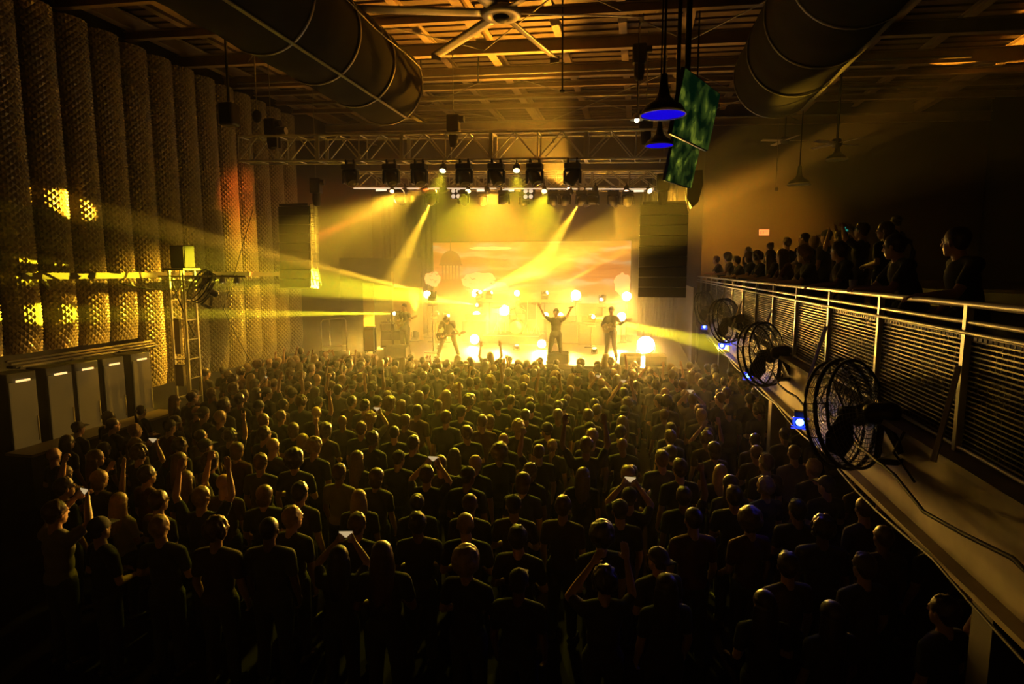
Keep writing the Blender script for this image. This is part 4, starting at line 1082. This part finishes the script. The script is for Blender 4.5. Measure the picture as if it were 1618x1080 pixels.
    trousers = remesh(t, vox_c, .35, 3, 'trousers')
    shoes = []
    for s_ in ('l', 'r'):
        sh_ = MB()
        an = g('a' + s_); fa = pose['foot_' + s_]; fd = V((-math.sin(fa), math.cos(fa), 0))
        limb(sh_, an - V((0, 0, .035)) - fd * .045, an + fd * .15 - V((0, 0, .052)), .047, .036, 10)
        shoes.append(remesh(sh_, .012, .5, 2, 'shoe'))
    return dict(body=body, shirt=shirt, trousers=trousers, shoes=shoes, head=hd, HM=HMx)
def hair_mesh(kind, seed=0):
    """hair around a head centred at the origin, face towards +y"""
    rnd = random.Random(seed); m = MB()
    def clumps(n, r, sc, rad, ymax=.05, zmin=-.06):
        for _ in range(n):
            while True:
                v = V((rnd.gauss(0, 1), rnd.gauss(0, 1), rnd.gauss(0, 1))).normalized()
                if v.y < ymax + v.z * .5 and v.z > zmin / .1: break
            m.sph((v.x * sc[0] * r, v.y * sc[1] * r - .012, v.z * sc[2] * r + .03), rad * rnd.uniform(.7, 1.2), n=7, m=5)
    cap = lambda e=0: m.sph((0, -.022, .042), 1, (.085 + e, .102 + e, .094 + e), 18, 12)
    if kind == 'short': cap(.004); m.sph((0, -.055, -.01), 1, (.072, .052, .075), 12, 8); clumps(80, 1, (.084, .102, .100), .017)
    elif kind == 'cropped': cap(.0); m.sph((0, -.05, -.01), 1, (.070, .05, .06), 12, 8)
    elif kind == 'messy': cap(.010); clumps(120, 1, (.092, .112, .114), .026, .3)
    elif kind == 'curly': cap(.018); clumps(190, 1, (.102, .116, .116), .030, .2, -.1)
    elif kind in ('long', 'longwave'):
        cap(.008); w_ = .012 if kind == 'long' else .03
        for k in range(26):
            a = PI * (1.0 + k / 25.0) ; x, y = .084 * math.cos(a), .092 * math.sin(a) - .02
            L_ = rnd.uniform(.30, .38) if kind == 'long' else rnd.uniform(.24, .34)
            pts = [(x, y, .02), (x * 1.12, y * 1.12, -.10), (x * (1.12 + w_ * 4 * math.sin(k)), y * 1.18, -.10 - L_ * .5), (x * 1.0, y * 1.12, -.10 - L_ * .85)]
            m.tube(pts, .017 + w_ * .2, 6)
    elif kind == 'bob':
        cap(.012); m.sph((0, -.045, -.045), 1, (.095, .075, .09), 14, 10)
    elif kind == 'bun':
        cap(.004); m.sph((0, -.05, -.01), 1, (.070, .05, .06), 12, 8); m.sph((0, -.10, .10), .042, n=12, m=8); clumps(40, 1, (.082, .10, .098), .011)
    elif kind == 'ponytail':
        cap(.004); m.sph((0, -.05, -.01), 1, (.070, .05, .06), 12, 8)
        m.tube([(0, -.10, .06), (0, -.15, .04), (.01, -.165, -.06), (.0, -.14, -.19), (.0, -.12, -.26)], .026, 8)
    elif kind in ('cap', 'cap_back', 'beanie'):
        m.sph((0, -.018, .050), 1, (.089, .105, .086), 18, 12)
        if kind != 'beanie':
            s_ = 1 if kind == 'cap' else -1
            m.box((0, s_ * .125 - .012, .040), (.125, .10, .014)); m.sph((0, -.018, .135), .012)
        else: m.lathe([(.084, -.012), (.100, -.006), (.102, .03), (.088, .04)], c=(0, -.018, .02), n=20)
        m.sph((0, -.055, -.02), 1, (.068, .045, .05), 12, 8)
    elif kind == 'brim':
        m.sph((0, -.015, .06), 1, (.088, .104, .085), 18, 12); m.lathe([(.08, .045), (.19, .035), (.19, .047), (.08, .058)], c=(0, -.01, 0), n=24)
    return remesh(m, .0085, .35, 1, 'hair')
def eyes_mesh():
    m = MB()
    for s_ in (-1, 1): m.sph((s_ * .030, .084, .006), .0095, n=8, m=6)
    return m.mesh('eyes')
m_skin = mat('skin_light', (.52, .30, .20), .5, var=.1); m_skind = mat('skin_dark', (.20, .10, .06), .45, var=.1)
m_eye = mat('eye_white', (.6, .58, .55), .2)
def cloth(name, c): return mat(name, c, .85, var=.2, scale=9)
CLOTH = [('black', cloth('black_shirt', (.012, .012, .012))), ('dark grey', cloth('grey_shirt', (.03, .028, .026))), ('dark blue', cloth('blue_shirt', (.025, .03, .06))),
         ('brown', cloth('brown_shirt', (.05, .03, .02))), ('pale', cloth('pale_shirt', (.20, .17, .14))), ('dark red', cloth('red_shirt', (.06, .01, .01)))]
m_jean = cloth('dark_denim', (.03, .035, .05)); m_shoe = mat('dark_shoe', (.02, .02, .02), .5)
HAIRC = [('dark', mat('dark_hair', (.035, .022, .014), .42, scale=40, var=.5)), ('brown', mat('brown_hair', (.11, .06, .03), .42, scale=40, var=.5)), ('fair', mat('fair_hair', (.36, .23, .11), .42, scale=40, var=.4))]
m_hat = mat('hat_cloth', (.04, .035, .03), .8)
HK = {k: hair_mesh(k, i) for i, k in enumerate(['short', 'cropped', 'messy', 'curly', 'long', 'longwave', 'bob', 'bun', 'ponytail', 'cap', 'cap_back', 'beanie', 'brim'])}
HWORD = {'short': 'short {} hair', 'cropped': 'cropped {} hair', 'messy': 'messy {} hair', 'curly': 'big curly {} hair', 'long': 'long straight {} hair', 'longwave': 'long wavy {} hair', 'bob': '{} bob', 'bun': '{} hair bun', 'ponytail': '{} ponytail', 'cap': 'baseball cap', 'cap_back': 'backward cap', 'beanie': 'beanie', 'brim': 'brimmed hat', 'bald': 'shaved head'}
EY = eyes_mesh(); EY.materials.append(m_eye)
def slot(o, m):
    if not o.data.materials: o.data.materials.append(m)
    o.material_slots[0].link = 'OBJECT'; o.material_slots[0].material = m
def person(fig, label, loc, rz_=0, sc=1.0, hair='short', hc=0, shirt=0, skin=None, group=None, eyes=False, name='person', trousers=None, flat=False):
    b = link(name, fig['body'], None, loc); b.rotation_euler = (0, 0, rz_); b.scale = (sc,) * 3
    tag(b, label, 'person', group); slot(b, skin or m_skin)
    s = link('shirt', fig['shirt'], b); slot(s, CLOTH[shirt][1] if isinstance(shirt, int) else shirt)
    t = link('trousers', fig['trousers'], b); slot(t, trousers or m_jean)
    for me_ in fig['shoes']: slot(link('shoe', me_, b), m_shoe)
    if hair != 'bald':
        hat = hair in ('cap', 'cap_back', 'beanie', 'brim')
        h = link('hat' if hat else 'hair', HK[hair], b, fig['head']); h.rotation_euler = fig['HM'].normalized().to_euler(); h.scale = (HS,) * 3; slot(h, m_hat if hat else HAIRC[hc][1])
    if eyes:
        e = link('eyes', EY, b, fig['head']); e.rotation_euler = fig['HM'].normalized().to_euler(); e.scale = (HS,) * 3
    return b
# poses of the crowd, all looking towards the stage
random.seed(21)
FIG = {
 'stand': figure(P()),
 'stand2': figure(P(head=(.015, .03, 1.615), look=.35, wl=(-.17, .20, .98), wr=(.24, .05, .87))),
 'stand3': figure(P(head=(-.02, .0, 1.62), look=-.3, el=(-.25, -.04, 1.14), wl=(-.12, .18, 1.10), er=(.25, .03, 1.12), wr=(.13, .2, 1.08))),
 'horns': figure(P(er=(.27, .06, 1.66), wr=(.23, .10, 1.92), hand_r='horns', look=-.1)),
 'fist': figure(P(el=(-.29, .08, 1.62), wl=(-.24, .12, 1.88), hand_l='fist', look=.15)),
 'both': figure(P(el=(-.33, .08, 1.62), wl=(-.30, .13, 1.88), er=(.31, .08, 1.64), wr=(.27, .12, 1.90), hand_l='open', hand_r='open')),
 'phone': figure(P(el=(-.26, .16, 1.50), wl=(-.10, .26, 1.68), er=(.26, .16, 1.50), wr=(.10, .26, 1.68), hand_l='grip', hand_r='grip')),
 'clap': figure(P(el=(-.30, .14, 1.42), wl=(-.08, .20, 1.70), er=(.28, .1, 1.45), wr=(.24, .18, 1.74), hand_l='open', hand_r='open')),
}
AW = {'horns': ' one arm up', 'fist': ' left fist up', 'both': ' both arms up', 'phone': ' hands up', 'clap': ' hands raised', 'stand': '', 'stand2': '', 'stand3': ''}
rnd = random.Random(77)
def pick_hair():
    return rnd.choices(['short', 'cropped', 'messy', 'curly', 'long', 'longwave', 'bob', 'bun', 'ponytail', 'cap', 'cap_back', 'beanie', 'bald', 'brim'], [26, 12, 10, 4, 9, 7, 6, 3, 5, 7, 3, 2, 6, 1])[0]
phones = []
ROWS = []
y = 5.35
while y < 15.7:
    xl = max(-11.9 if y > 14.0 else -10.6, -1.05 * y - 1.2); xr = min(4.2, .62 * y + .2)
    ROWS.append((y, xl, xr)); y += .74
total = 0
LIM = 300
spots = []
for ri, (y, xl, xr) in enumerate(ROWS):
    n = int((xr - xl) / .66); row = []
    for i in range(n):
        x = xl + (i + .5) * (xr - xl) / n + rnd.uniform(-.13, .13) ; yy = y + rnd.uniform(-.17, .17)
        if rnd.random() < .05: continue
        if abs(x + 11.4) < .5 and abs(yy - 13.3) < .5: continue
        if abs(x - 2.55) < .40 and (abs(yy - 11.75) < .4): continue
        row.append((x, yy))
    spots.append(row)
tot = sum(len(r) for r in spots); print('crowd individuals', tot)
for ri, row in enumerate(spots):
    row.sort()
    for ci, (x, yy) in enumerate(row):
        kind = rnd.choices(['stand', 'stand2', 'stand3', 'horns', 'fist', 'both', 'phone', 'clap'], [40, 20, 20, 3, 3, 2.5, 4, 3])[0]
        hk = pick_hair(); hc = rnd.choices([0, 1, 2], [5, 4, 2])[0]; sh = rnd.choices(range(6), [9, 5, 3, 2, 1, 1])[0]
        female = hk in ('long', 'longwave', 'bob', 'bun', 'ponytail')
        sc = rnd.gauss(1.0 if female else 1.06, .03)
        hw = HWORD[hk].format(HAIRC[hc][0])
        lab = 'person, %s,%s %s from left in %s nearest crowd row' % (hw, AW[kind] + ',' if AW[kind] else '', ORD[ci], ORD[ri])
        o = person(FIG[kind], lab, (x, yy, 0), rnd.gauss((x + 4.2) * .045, .16), sc, hk, hc, sh, m_skind if rnd.random() < .2 else m_skin, 'concertgoers standing on the floor')
        total += 1
        if kind == 'phone': phones.append((o, sc, ri, ci))
m_phone = mat('phone_screen', (.05, .05, .05), .2, emit=(1, .72, .35), es=.5)
for o, sc, ri, ci in phones[:14]:
    M = Matrix.Translation(o.location) @ Matrix.Rotation(o.rotation_euler.z, 4, 'Z')
    p = M @ V((0, .30 * sc, 1.755 * sc))
    t = thing('phone', 'raised phone above person %s from left in %s nearest crowd row' % (ORD[ci], ORD[ri]), 'phone', p, o.rotation_euler.z, 'phones held up in the crowd')
    MB().box((0, .0, 0), (.155, .009, .078), bev=.003).build('phone_case', m_black, t)
    MB().box((0, -.0052, 0), (.143, .001, .068)).build('screen', m_phone, t)

# the packed rows near the stage
def low(fig, ratio=.22):
    res = []
    for k in ('body', 'shirt', 'trousers'):
        me = fig[k]; o = bpy.data.objects.new('tmp', me); TMPC.objects.link(o)
        d = o.modifiers.new('d', 'DECIMATE'); d.ratio = ratio
        dg = bpy.context.evaluated_depsgraph_get(); dg.update()
        m2 = bpy.data.meshes.new_from_object(o.evaluated_get(dg)); bpy.data.objects.remove(o)
        res.append(([v.co.copy() for v in m2.vertices], [tuple(p.vertices) for p in m2.polygons], k)); bpy.data.meshes.remove(m2)
    return res
LOWF = {k: low(FIG[k]) for k in FIG}
LOWH = {}
for k in HK:
    me = HK[k]; o = bpy.data.objects.new('tmp', me); TMPC.objects.link(o)
    d = o.modifiers.new('d', 'DECIMATE'); d.ratio = .35
    dg = bpy.context.evaluated_depsgraph_get(); dg.update(); m2 = bpy.data.meshes.new_from_object(o.evaluated_get(dg)); bpy.data.objects.remove(o)
    LOWH[k] = ([v.co.copy() for v in m2.vertices], [tuple(p.vertices) for p in m2.polygons])
cv, cf_, cm_ = [], [], []
mats = [m_skin, CLOTH[0][1], m_jean, HAIRC[0][1], HAIRC[1][1], HAIRC[2][1], CLOTH[1][1], m_hat]
y = 16.05; nfar = 0
while y < 18.7:
    xl, xr = -12.0 if y < 17.6 else -11.6, 4.6
    n = int((xr - xl) / .54)
    for i in range(n):
        x = xl + (i + .5) * (xr - xl) / n + rnd.uniform(-.13, .13); yy = y + rnd.uniform(-.13, .13)
        if rnd.random() < .05: continue
        p_up = .22 if yy > 17 else .1
        kind = rnd.choice(['horns', 'fist', 'horns', 'both', 'phone', 'clap']) if rnd.random() < p_up else rnd.choice(['stand', 'stand2', 'stand3'])
        hk = pick_hair(); sc = rnd.gauss(1.03, .035)
        M = Matrix.Translation((x, yy, 0)) @ Matrix.Rotation(rnd.gauss((x + 4.2) * .05, .2), 4, 'Z') @ Matrix.Scale(sc, 4)
        sh = rnd.choice([1, 1, 6])
        for vs, fs, k in LOWF[kind]:
            b0 = len(cv); cv += [M @ v for v in vs]; cf_ += [tuple(q + b0 for q in f) for f in fs]; cm_ += [{'body': 0, 'shirt': sh, 'trousers': 2}[k]] * len(fs)
        if hk != 'bald':
            HMm = Matrix.Translation(FIG[kind]['head']) @ FIG[kind]['HM'].to_4x4()
            vs, fs = LOWH[hk]; b0 = len(cv); cv += [M @ (HMm @ v) for v in vs]; cf_ += [tuple(q + b0 for q in f) for f in fs]
            cm_ += [7 if hk in ('cap', 'cap_back', 'beanie', 'brim') else rnd.choice([3, 3, 4, 5])] * len(fs)
        nfar += 1
    y += .57
me = bpy.data.meshes.new('packed_crowd'); me.from_pydata([tuple(v) for v in cv], [], cf_)
for m in mats: me.materials.append(m)
me.polygons.foreach_set('material_index', cm_); me.polygons.foreach_set('use_smooth', [True] * len(cf_)); me.update()
tag(link('packed_crowd', me), 'packed crowd of small far heads in front of the stage', 'crowd', kind='stuff')
print('far crowd', nfar)

# ---------------------------------------------------------------- people on the balcony
FIG['lean'] = figure(P(pelvis=(0, -.08, .95), chest=(0, .05, 1.25), neck=(0, .09, 1.43), head=(0, .15, 1.56), sl=(-.19, .06, 1.37), sr=(.19, .06, 1.37),
     el=(-.26, .24, 1.12), er=(.26, .24, 1.12), wl=(-.14, .42, 1.13), wr=(.12, .43, 1.13), look=.7, nod=-.1))
FIG['lean2'] = figure(P(pelvis=(0, -.05, .95), chest=(0, .04, 1.27), neck=(0, .06, 1.45), head=(.02, .11, 1.59), sl=(-.19, .03, 1.40), sr=(.19, .03, 1.40),
     el=(-.25, .18, 1.15), er=(.24, -.04, 1.13), wl=(-.2, .41, 1.13), wr=(.2, .12, .98), look=.9))
BPX = 2.66
bal = [ # x, y, level above balcony floor, figure, height, hair, colour, shirt, label
 (BPX, 21.6, 0, 'lean', 1.04, 'short', 1, 0, 'person at the far end of the balcony rail, nearest the stage'),
 (BPX, 19.2, 0, 'lean2', 1.04, 'curly', 0, 4, 'person with big dark hair at the balcony rail, second from the stage'),
 (BPX, 17.2, 0, 'lean', .98, 'short', 0, 1, 'person leaning on the balcony rail, third from the stage'),
 (BPX, 15.6, 0, 'lean2', 1.0, 'bob', 1, 0, 'person with brown bob at the balcony rail, fourth from the stage'),
 (BPX, 14.25, 0, 'lean', 1.0, 'messy', 0, 0, 'person with messy hair leaning on balcony rail, fifth from stage'),
 (BPX, 13.1, 0, 'lean2', .98, 'longwave', 0, 1, 'person with long dark hair at the balcony rail, sixth from stage'),
 (BPX, 11.85, 0, 'lean', .98, 'long', 1, 5, 'person with long reddish straight hair leaning on the balcony rail'),
 (BPX, 10.35, 0, 'lean', .97, 'curly', 2, 0, 'person with big fair curly hair leaning on the balcony rail'),
 (BPX, 8.75, 0, 'lean2', .96, 'short', 0, 0, 'person in the dark at the rail by the plastic cup'),
 (BPX, 6.85, 0, 'lean', .97, 'ponytail', 0, 0, 'person with ponytail at the dark near rail, beyond the nearest one'),
 (BPX, 5.7, 0, 'lean2', .95, 'cropped', 0, 0, 'nearest person at the dark end of the balcony rail'),
 (3.5, 21.4, .3, 'stand', 1.0, 'short', 0, 0, 'person standing on the balcony step, nearest the stage'),
 (3.55, 18.2, .3, 'stand2', 1.0, 'bun', 0, 2, 'person with hair bun standing on the balcony step'),
 (3.5, 16.0, .3, 'stand', 1.01, 'short', 1, 1, 'person with short hair standing tall behind the balcony rail row'),
 (3.55, 14.6, .3, 'stand3', 1.03, 'cropped', 0, 0, 'person with cropped hair standing on step behind the reddish haired one'),
 (3.5, 13.6, .3, 'stand2', .96, 'bob', 2, 1, 'person with fair bob standing on the balcony step'),
 (3.5, 12.75, .3, 'stand', 1.0, 'cap', 0, 1, 'person in a baseball cap standing on the balcony step'),
 (3.5, 11.9, .3, 'clap', .96, 'long', 0, 0, 'person on balcony step with raised hands, right of the capped one'),
 (3.55, 11.0, .3, 'phone', 1.0, 'short', 0, 0, 'person on balcony step filming with a raised phone'),
 (3.5, 9.9, .3, 'stand3', .96, 'longwave', 1, 0, 'person with wavy hair on balcony step in half dark'),
 (4.75, 15.6, .6, 'stand', 1.0, 'short', 0, 0, 'person on the upper balcony step, nearer the stage of two'),
 (4.75, 12.9, .6, 'stand2', .98, 'cap_back', 0, 1, 'person in backward cap on the upper balcony step'),
]
FX = math.radians(88)
for x, y, lv, fg, sc, hk, hc, sh, lb in bal:
    rz_ = FX if fg.startswith('lean') else math.radians(38 + rnd.uniform(-10, 14))
    person(FIG[fg], lb, (x, y, BF + lv), rz_, sc, hk, hc, sh, m_skin, 'people watching from the balcony')
t = thing('phone', 'teal glowing phone held high on the balcony', 'phone', (3.35, 11.2, 5.24), math.radians(38))
MB().box((0, 0, 0), (.155, .009, .078), bev=.003).build('phone_case', m_black, t)
MB().box((0, -.0052, 0), (.143, .001, .068)).build('screen', mat('phone_screen_teal', (.02, .05, .05), .2, emit=(.03, .30, .22), es=.6), t)

# ---------------------------------------------------------------- the band
SZf = 1.5
band_shirt = cloth('stage_black_shirt', (.035, .028, .022)); band_jean = cloth('stage_black_jeans', (.04, .032, .025))
FIG['guitar_l'] = figure(P(er=(.30, -.02, 1.16), wr=(.12, .20, 1.08), el=(-.31, .08, 1.20), wl=(-.44, .30, 1.28), hand_l='grip', hand_r='grip', al=(-.16, .02, .085), ar=(.15, -.04, .085), look=-.15, nod=-.15), vox=.0075)
FIG['guitar_r'] = figure(P(er=(.29, -.02, 1.14), wr=(.10, .20, 1.10), el=(-.30, .10, 1.20), wl=(-.46, .28, 1.30), hand_l='grip', hand_r='grip', al=(-.19, .0, .085), ar=(.17, .02, .085), sleeve=1.7), vox=.0075)
FIG['guitar_bent'] = figure(P(pelvis=(0, -.16, .86), chest=(0, .08, 1.10), neck=(0, .22, 1.24), head=(0, .34, 1.29), sl=(-.19, .14, 1.21), sr=(.19, .14, 1.21),
     er=(.31, .12, .95), wr=(.20, .32, .80), el=(-.28, .22, .98), wl=(-.40, .40, .90), hl=(-.10, -.14, .85), hr=(.10, -.14, .85), kl=(-.24, .08, .47), kr=(.25, -.02, .47),
     al=(-.36, .10, .085), ar=(.38, -.10, .085), foot_l=.5, foot_r=-.5, nod=-.95, look=.2, hand_l='grip', hand_r='grip'), vox=.0075)
FIG['singer'] = figure(P(chest=(0, -.02, 1.28), head=(0, -.02, 1.61), el=(-.36, .02, 1.50), wl=(-.47, .08, 1.73), er=(.37, .02, 1.52), wr=(.50, .06, 1.76), hand_l='grip', hand_r='open',
     kl=(-.15, .06, .50), kr=(.17, .0, .50), al=(-.19, -.02, .085), ar=(.24, .02, .085), nod=.12), vox=.0075)
FIG['drummer'] = figure(P(pelvis=(0, -.05, .60), chest=(0, .0, .93), neck=(0, .01, 1.12), head=(0, .05, 1.27), sl=(-.19, .02, 1.07), sr=(.19, .02, 1.07),
     el=(-.33, .16, .90), wl=(-.22, .38, 1.02), er=(.34, .18, .95), wr=(.30, .36, 1.15), hand_l='grip', hand_r='grip', hl=(-.1, 0, .58), hr=(.1, 0, .58), kl=(-.22, .40, .55), kr=(.22, .40, .55),
     al=(-.24, .48, .085), ar=(.24, .50, .085)), vox=.009)
def guitar(label, tip, kind, col):
    t = thing('electric_guitar', label, 'guitar', (0, 0, 0), 0)
    if kind == 'hollow':
        pts = [(-.23, 0), (-.20, .13), (-.08, .17), (.0, .11), (.08, .14), (.15, .10), (.15, .03), (.10, .0), (.15, -.03), (.15, -.10), (.08, -.14), (.0, -.11), (-.08, -.17), (-.20, -.13)]
    else:
        pts = [(-.20, 0), (-.19, .11), (-.10, .15), (-.02, .10), (.07, .12), (.19, .13), (.12, .05), (.10, 0), (.14, -.06), (.13, -.11), (.05, -.11), (-.02, -.09), (-.10, -.15), (-.19, -.12)]
    b = MB().poly(pts, -.02, .025).build('body', col, t)
    MB().box((-.03, .03, 0), (.09, .008, .05)).box((.05, .03, 0), (.03, .01, .06)).box((-.14, .03, 0), (.03, .014, .07)).build('pickups', m_alu, b)
    MB().box((.36, .03, 0), (.52, .022, .045)).build('neck', mat('guitar_neck', (.22, .12, .05), .4), t)
    MB().poly([(.62, -.03), (.62, .03), (.68, .05), (.80, .035), (.80, -.025), (.66, -.04)], .02, .035).build('headstock', col, t)
    MB().tube([(-.19, .04, .06), (-.02, -.17, .34), (.18, -.13, .37), (.14, .02, .10)], .012).build('strap', m_black, t)
    return t
def hold(g, owner, at_, rot):
    M = Matrix.Translation(owner.location) @ owner.rotation_euler.to_matrix().to_4x4() @ Matrix.Scale(owner.scale[0], 4)
    g.matrix_world = M @ Matrix.Translation(at_) @ rot
m_pale_g = mat('pale_guitar', (.55, .42, .25), .25); m_dark_g = mat('dark_guitar', (.05, .03, .02), .25)
BG = 'band on stage'
pl_ = person(FIG['guitar_l'], 'tall guitarist at the left of the stage holding a pale guitar', (-8.25, 20.3, SZf), PI - .25, 1.07, 'cropped', 1, band_shirt, m_skin, BG, True, trousers=band_jean)
g = guitar('pale guitar held by the tall left guitarist', 1, 'solid', m_pale_g)
# neck runs towards the player's left hand (-x), rising
hold(g, pl_, (.06, .19, 1.08), Matrix.Rotation(math.radians(-0), 4, 'X') @ Matrix.Rotation(math.radians(180), 4, 'Z') @ Matrix.Rotation(math.radians(-22), 4, 'Y') @ Matrix.Rotation(PI, 4, 'Z') @ Matrix.Scale(-1, 4, (1, 0, 0)))
pb = person(FIG['guitar_bent'], 'guitarist bent forward with bowed head and wide stance', (-6.5, 19.95, SZf), PI + .15, 1.04, 'messy', 0, band_shirt, m_skin, BG, True, trousers=band_jean)
g = guitar('dark guitar slung low on the bent guitarist', 1, 'solid', m_dark_g)
hold(g, pb, (.14, .34, .78), Matrix.Rotation(math.radians(-20), 4, 'X') @ Matrix.Rotation(math.radians(12), 4, 'Y') @ Matrix.Scale(-1, 4, (1, 0, 0)))
ps = person(FIG['singer'], 'singer with both arms thrown up, microphone in one hand', (-2.70, 19.75, SZf), PI, 1.03, 'short', 0, band_shirt, m_skin, BG, True, trousers=band_jean)
mic = thing('microphone', 'black microphone in the raised hand of the singer', 'microphone', (0, 0, 0))
MB().cyl((-.10, 0, 0), (.07, 0, 0), .013, .018).build('grip', m_black, mic); MB().sph((.10, 0, 0), .030, (1.2, 1, 1)).build('grille_ball', m_alu, mic)
hold(mic, ps, (-.50, .11, 1.80), Matrix.Rotation(PI + .2, 4, 'Y') @ Matrix.Rotation(.3, 4, 'Z'))
pr = person(FIG['guitar_r'], 'guitarist in long sleeves at the right of the stage', (-.93, 20.75, SZf), PI - .05, 1.04, 'short', 0, band_shirt, m_skin, BG, True, trousers=band_jean)
g = guitar('hollow-bodied pale guitar held by the right guitarist', 1, 'hollow', m_pale_g)
hold(g, pr, (.05, .19, 1.09), Matrix.Rotation(math.radians(22), 4, 'Y') @ Matrix.Scale(-1, 4, (1, 0, 0)))
pd_ = person(FIG['drummer'], 'drummer seated behind the drum kit', (-5.2, 25.85, SZf + .345), PI, 1.03, 'longwave', 1, band_shirt, m_skin, BG, True, trousers=band_jean)
st = thing('drum_stool', 'round black stool under the drummer', 'stool', (-5.2, 25.9, SZf + .345))
MB().cyl((0, 0, .42), (0, 0, .50), .17).build('seat', m_black, st); MB().cyl((0, 0, 0), (0, 0, .42), .025).build('pole', m_alu, st); MB().cyl((0, 0, 0), (0, 0, .02), .18).build('base', m_alu, st)
for sx, wd in ((-.22, 'left'), (.30, 'right')):
    d = tag(MB().cyl((0, 0, 0), (0, .40, .06), .008, .006, n=6).build('drumstick', m_cream), 'pale drumstick in the drummer\'s %s hand' % wd, 'drumstick')
    hold(d, pd_, (sx, .42, 1.04 if sx < 0 else 1.18), Matrix.Rotation(.2, 4, 'X'))
# two figures that stand out at the stage front
person(FIG['both'], 'long-haired person raised above the crowd with an arm up at stage centre', (-4.62, 18.45, 0), .1, 1.12, 'long', 1, 1, m_skin, 'fans standing out at the stage front')
person(FIG['stand'], 'long-haired fair head standing out before the right guitarist', (-.98, 18.6, 0), 0, 1.14, 'longwave', 2, 1, m_skin, 'fans standing out at the stage front')

bpy.data.collections.remove(TMPC)
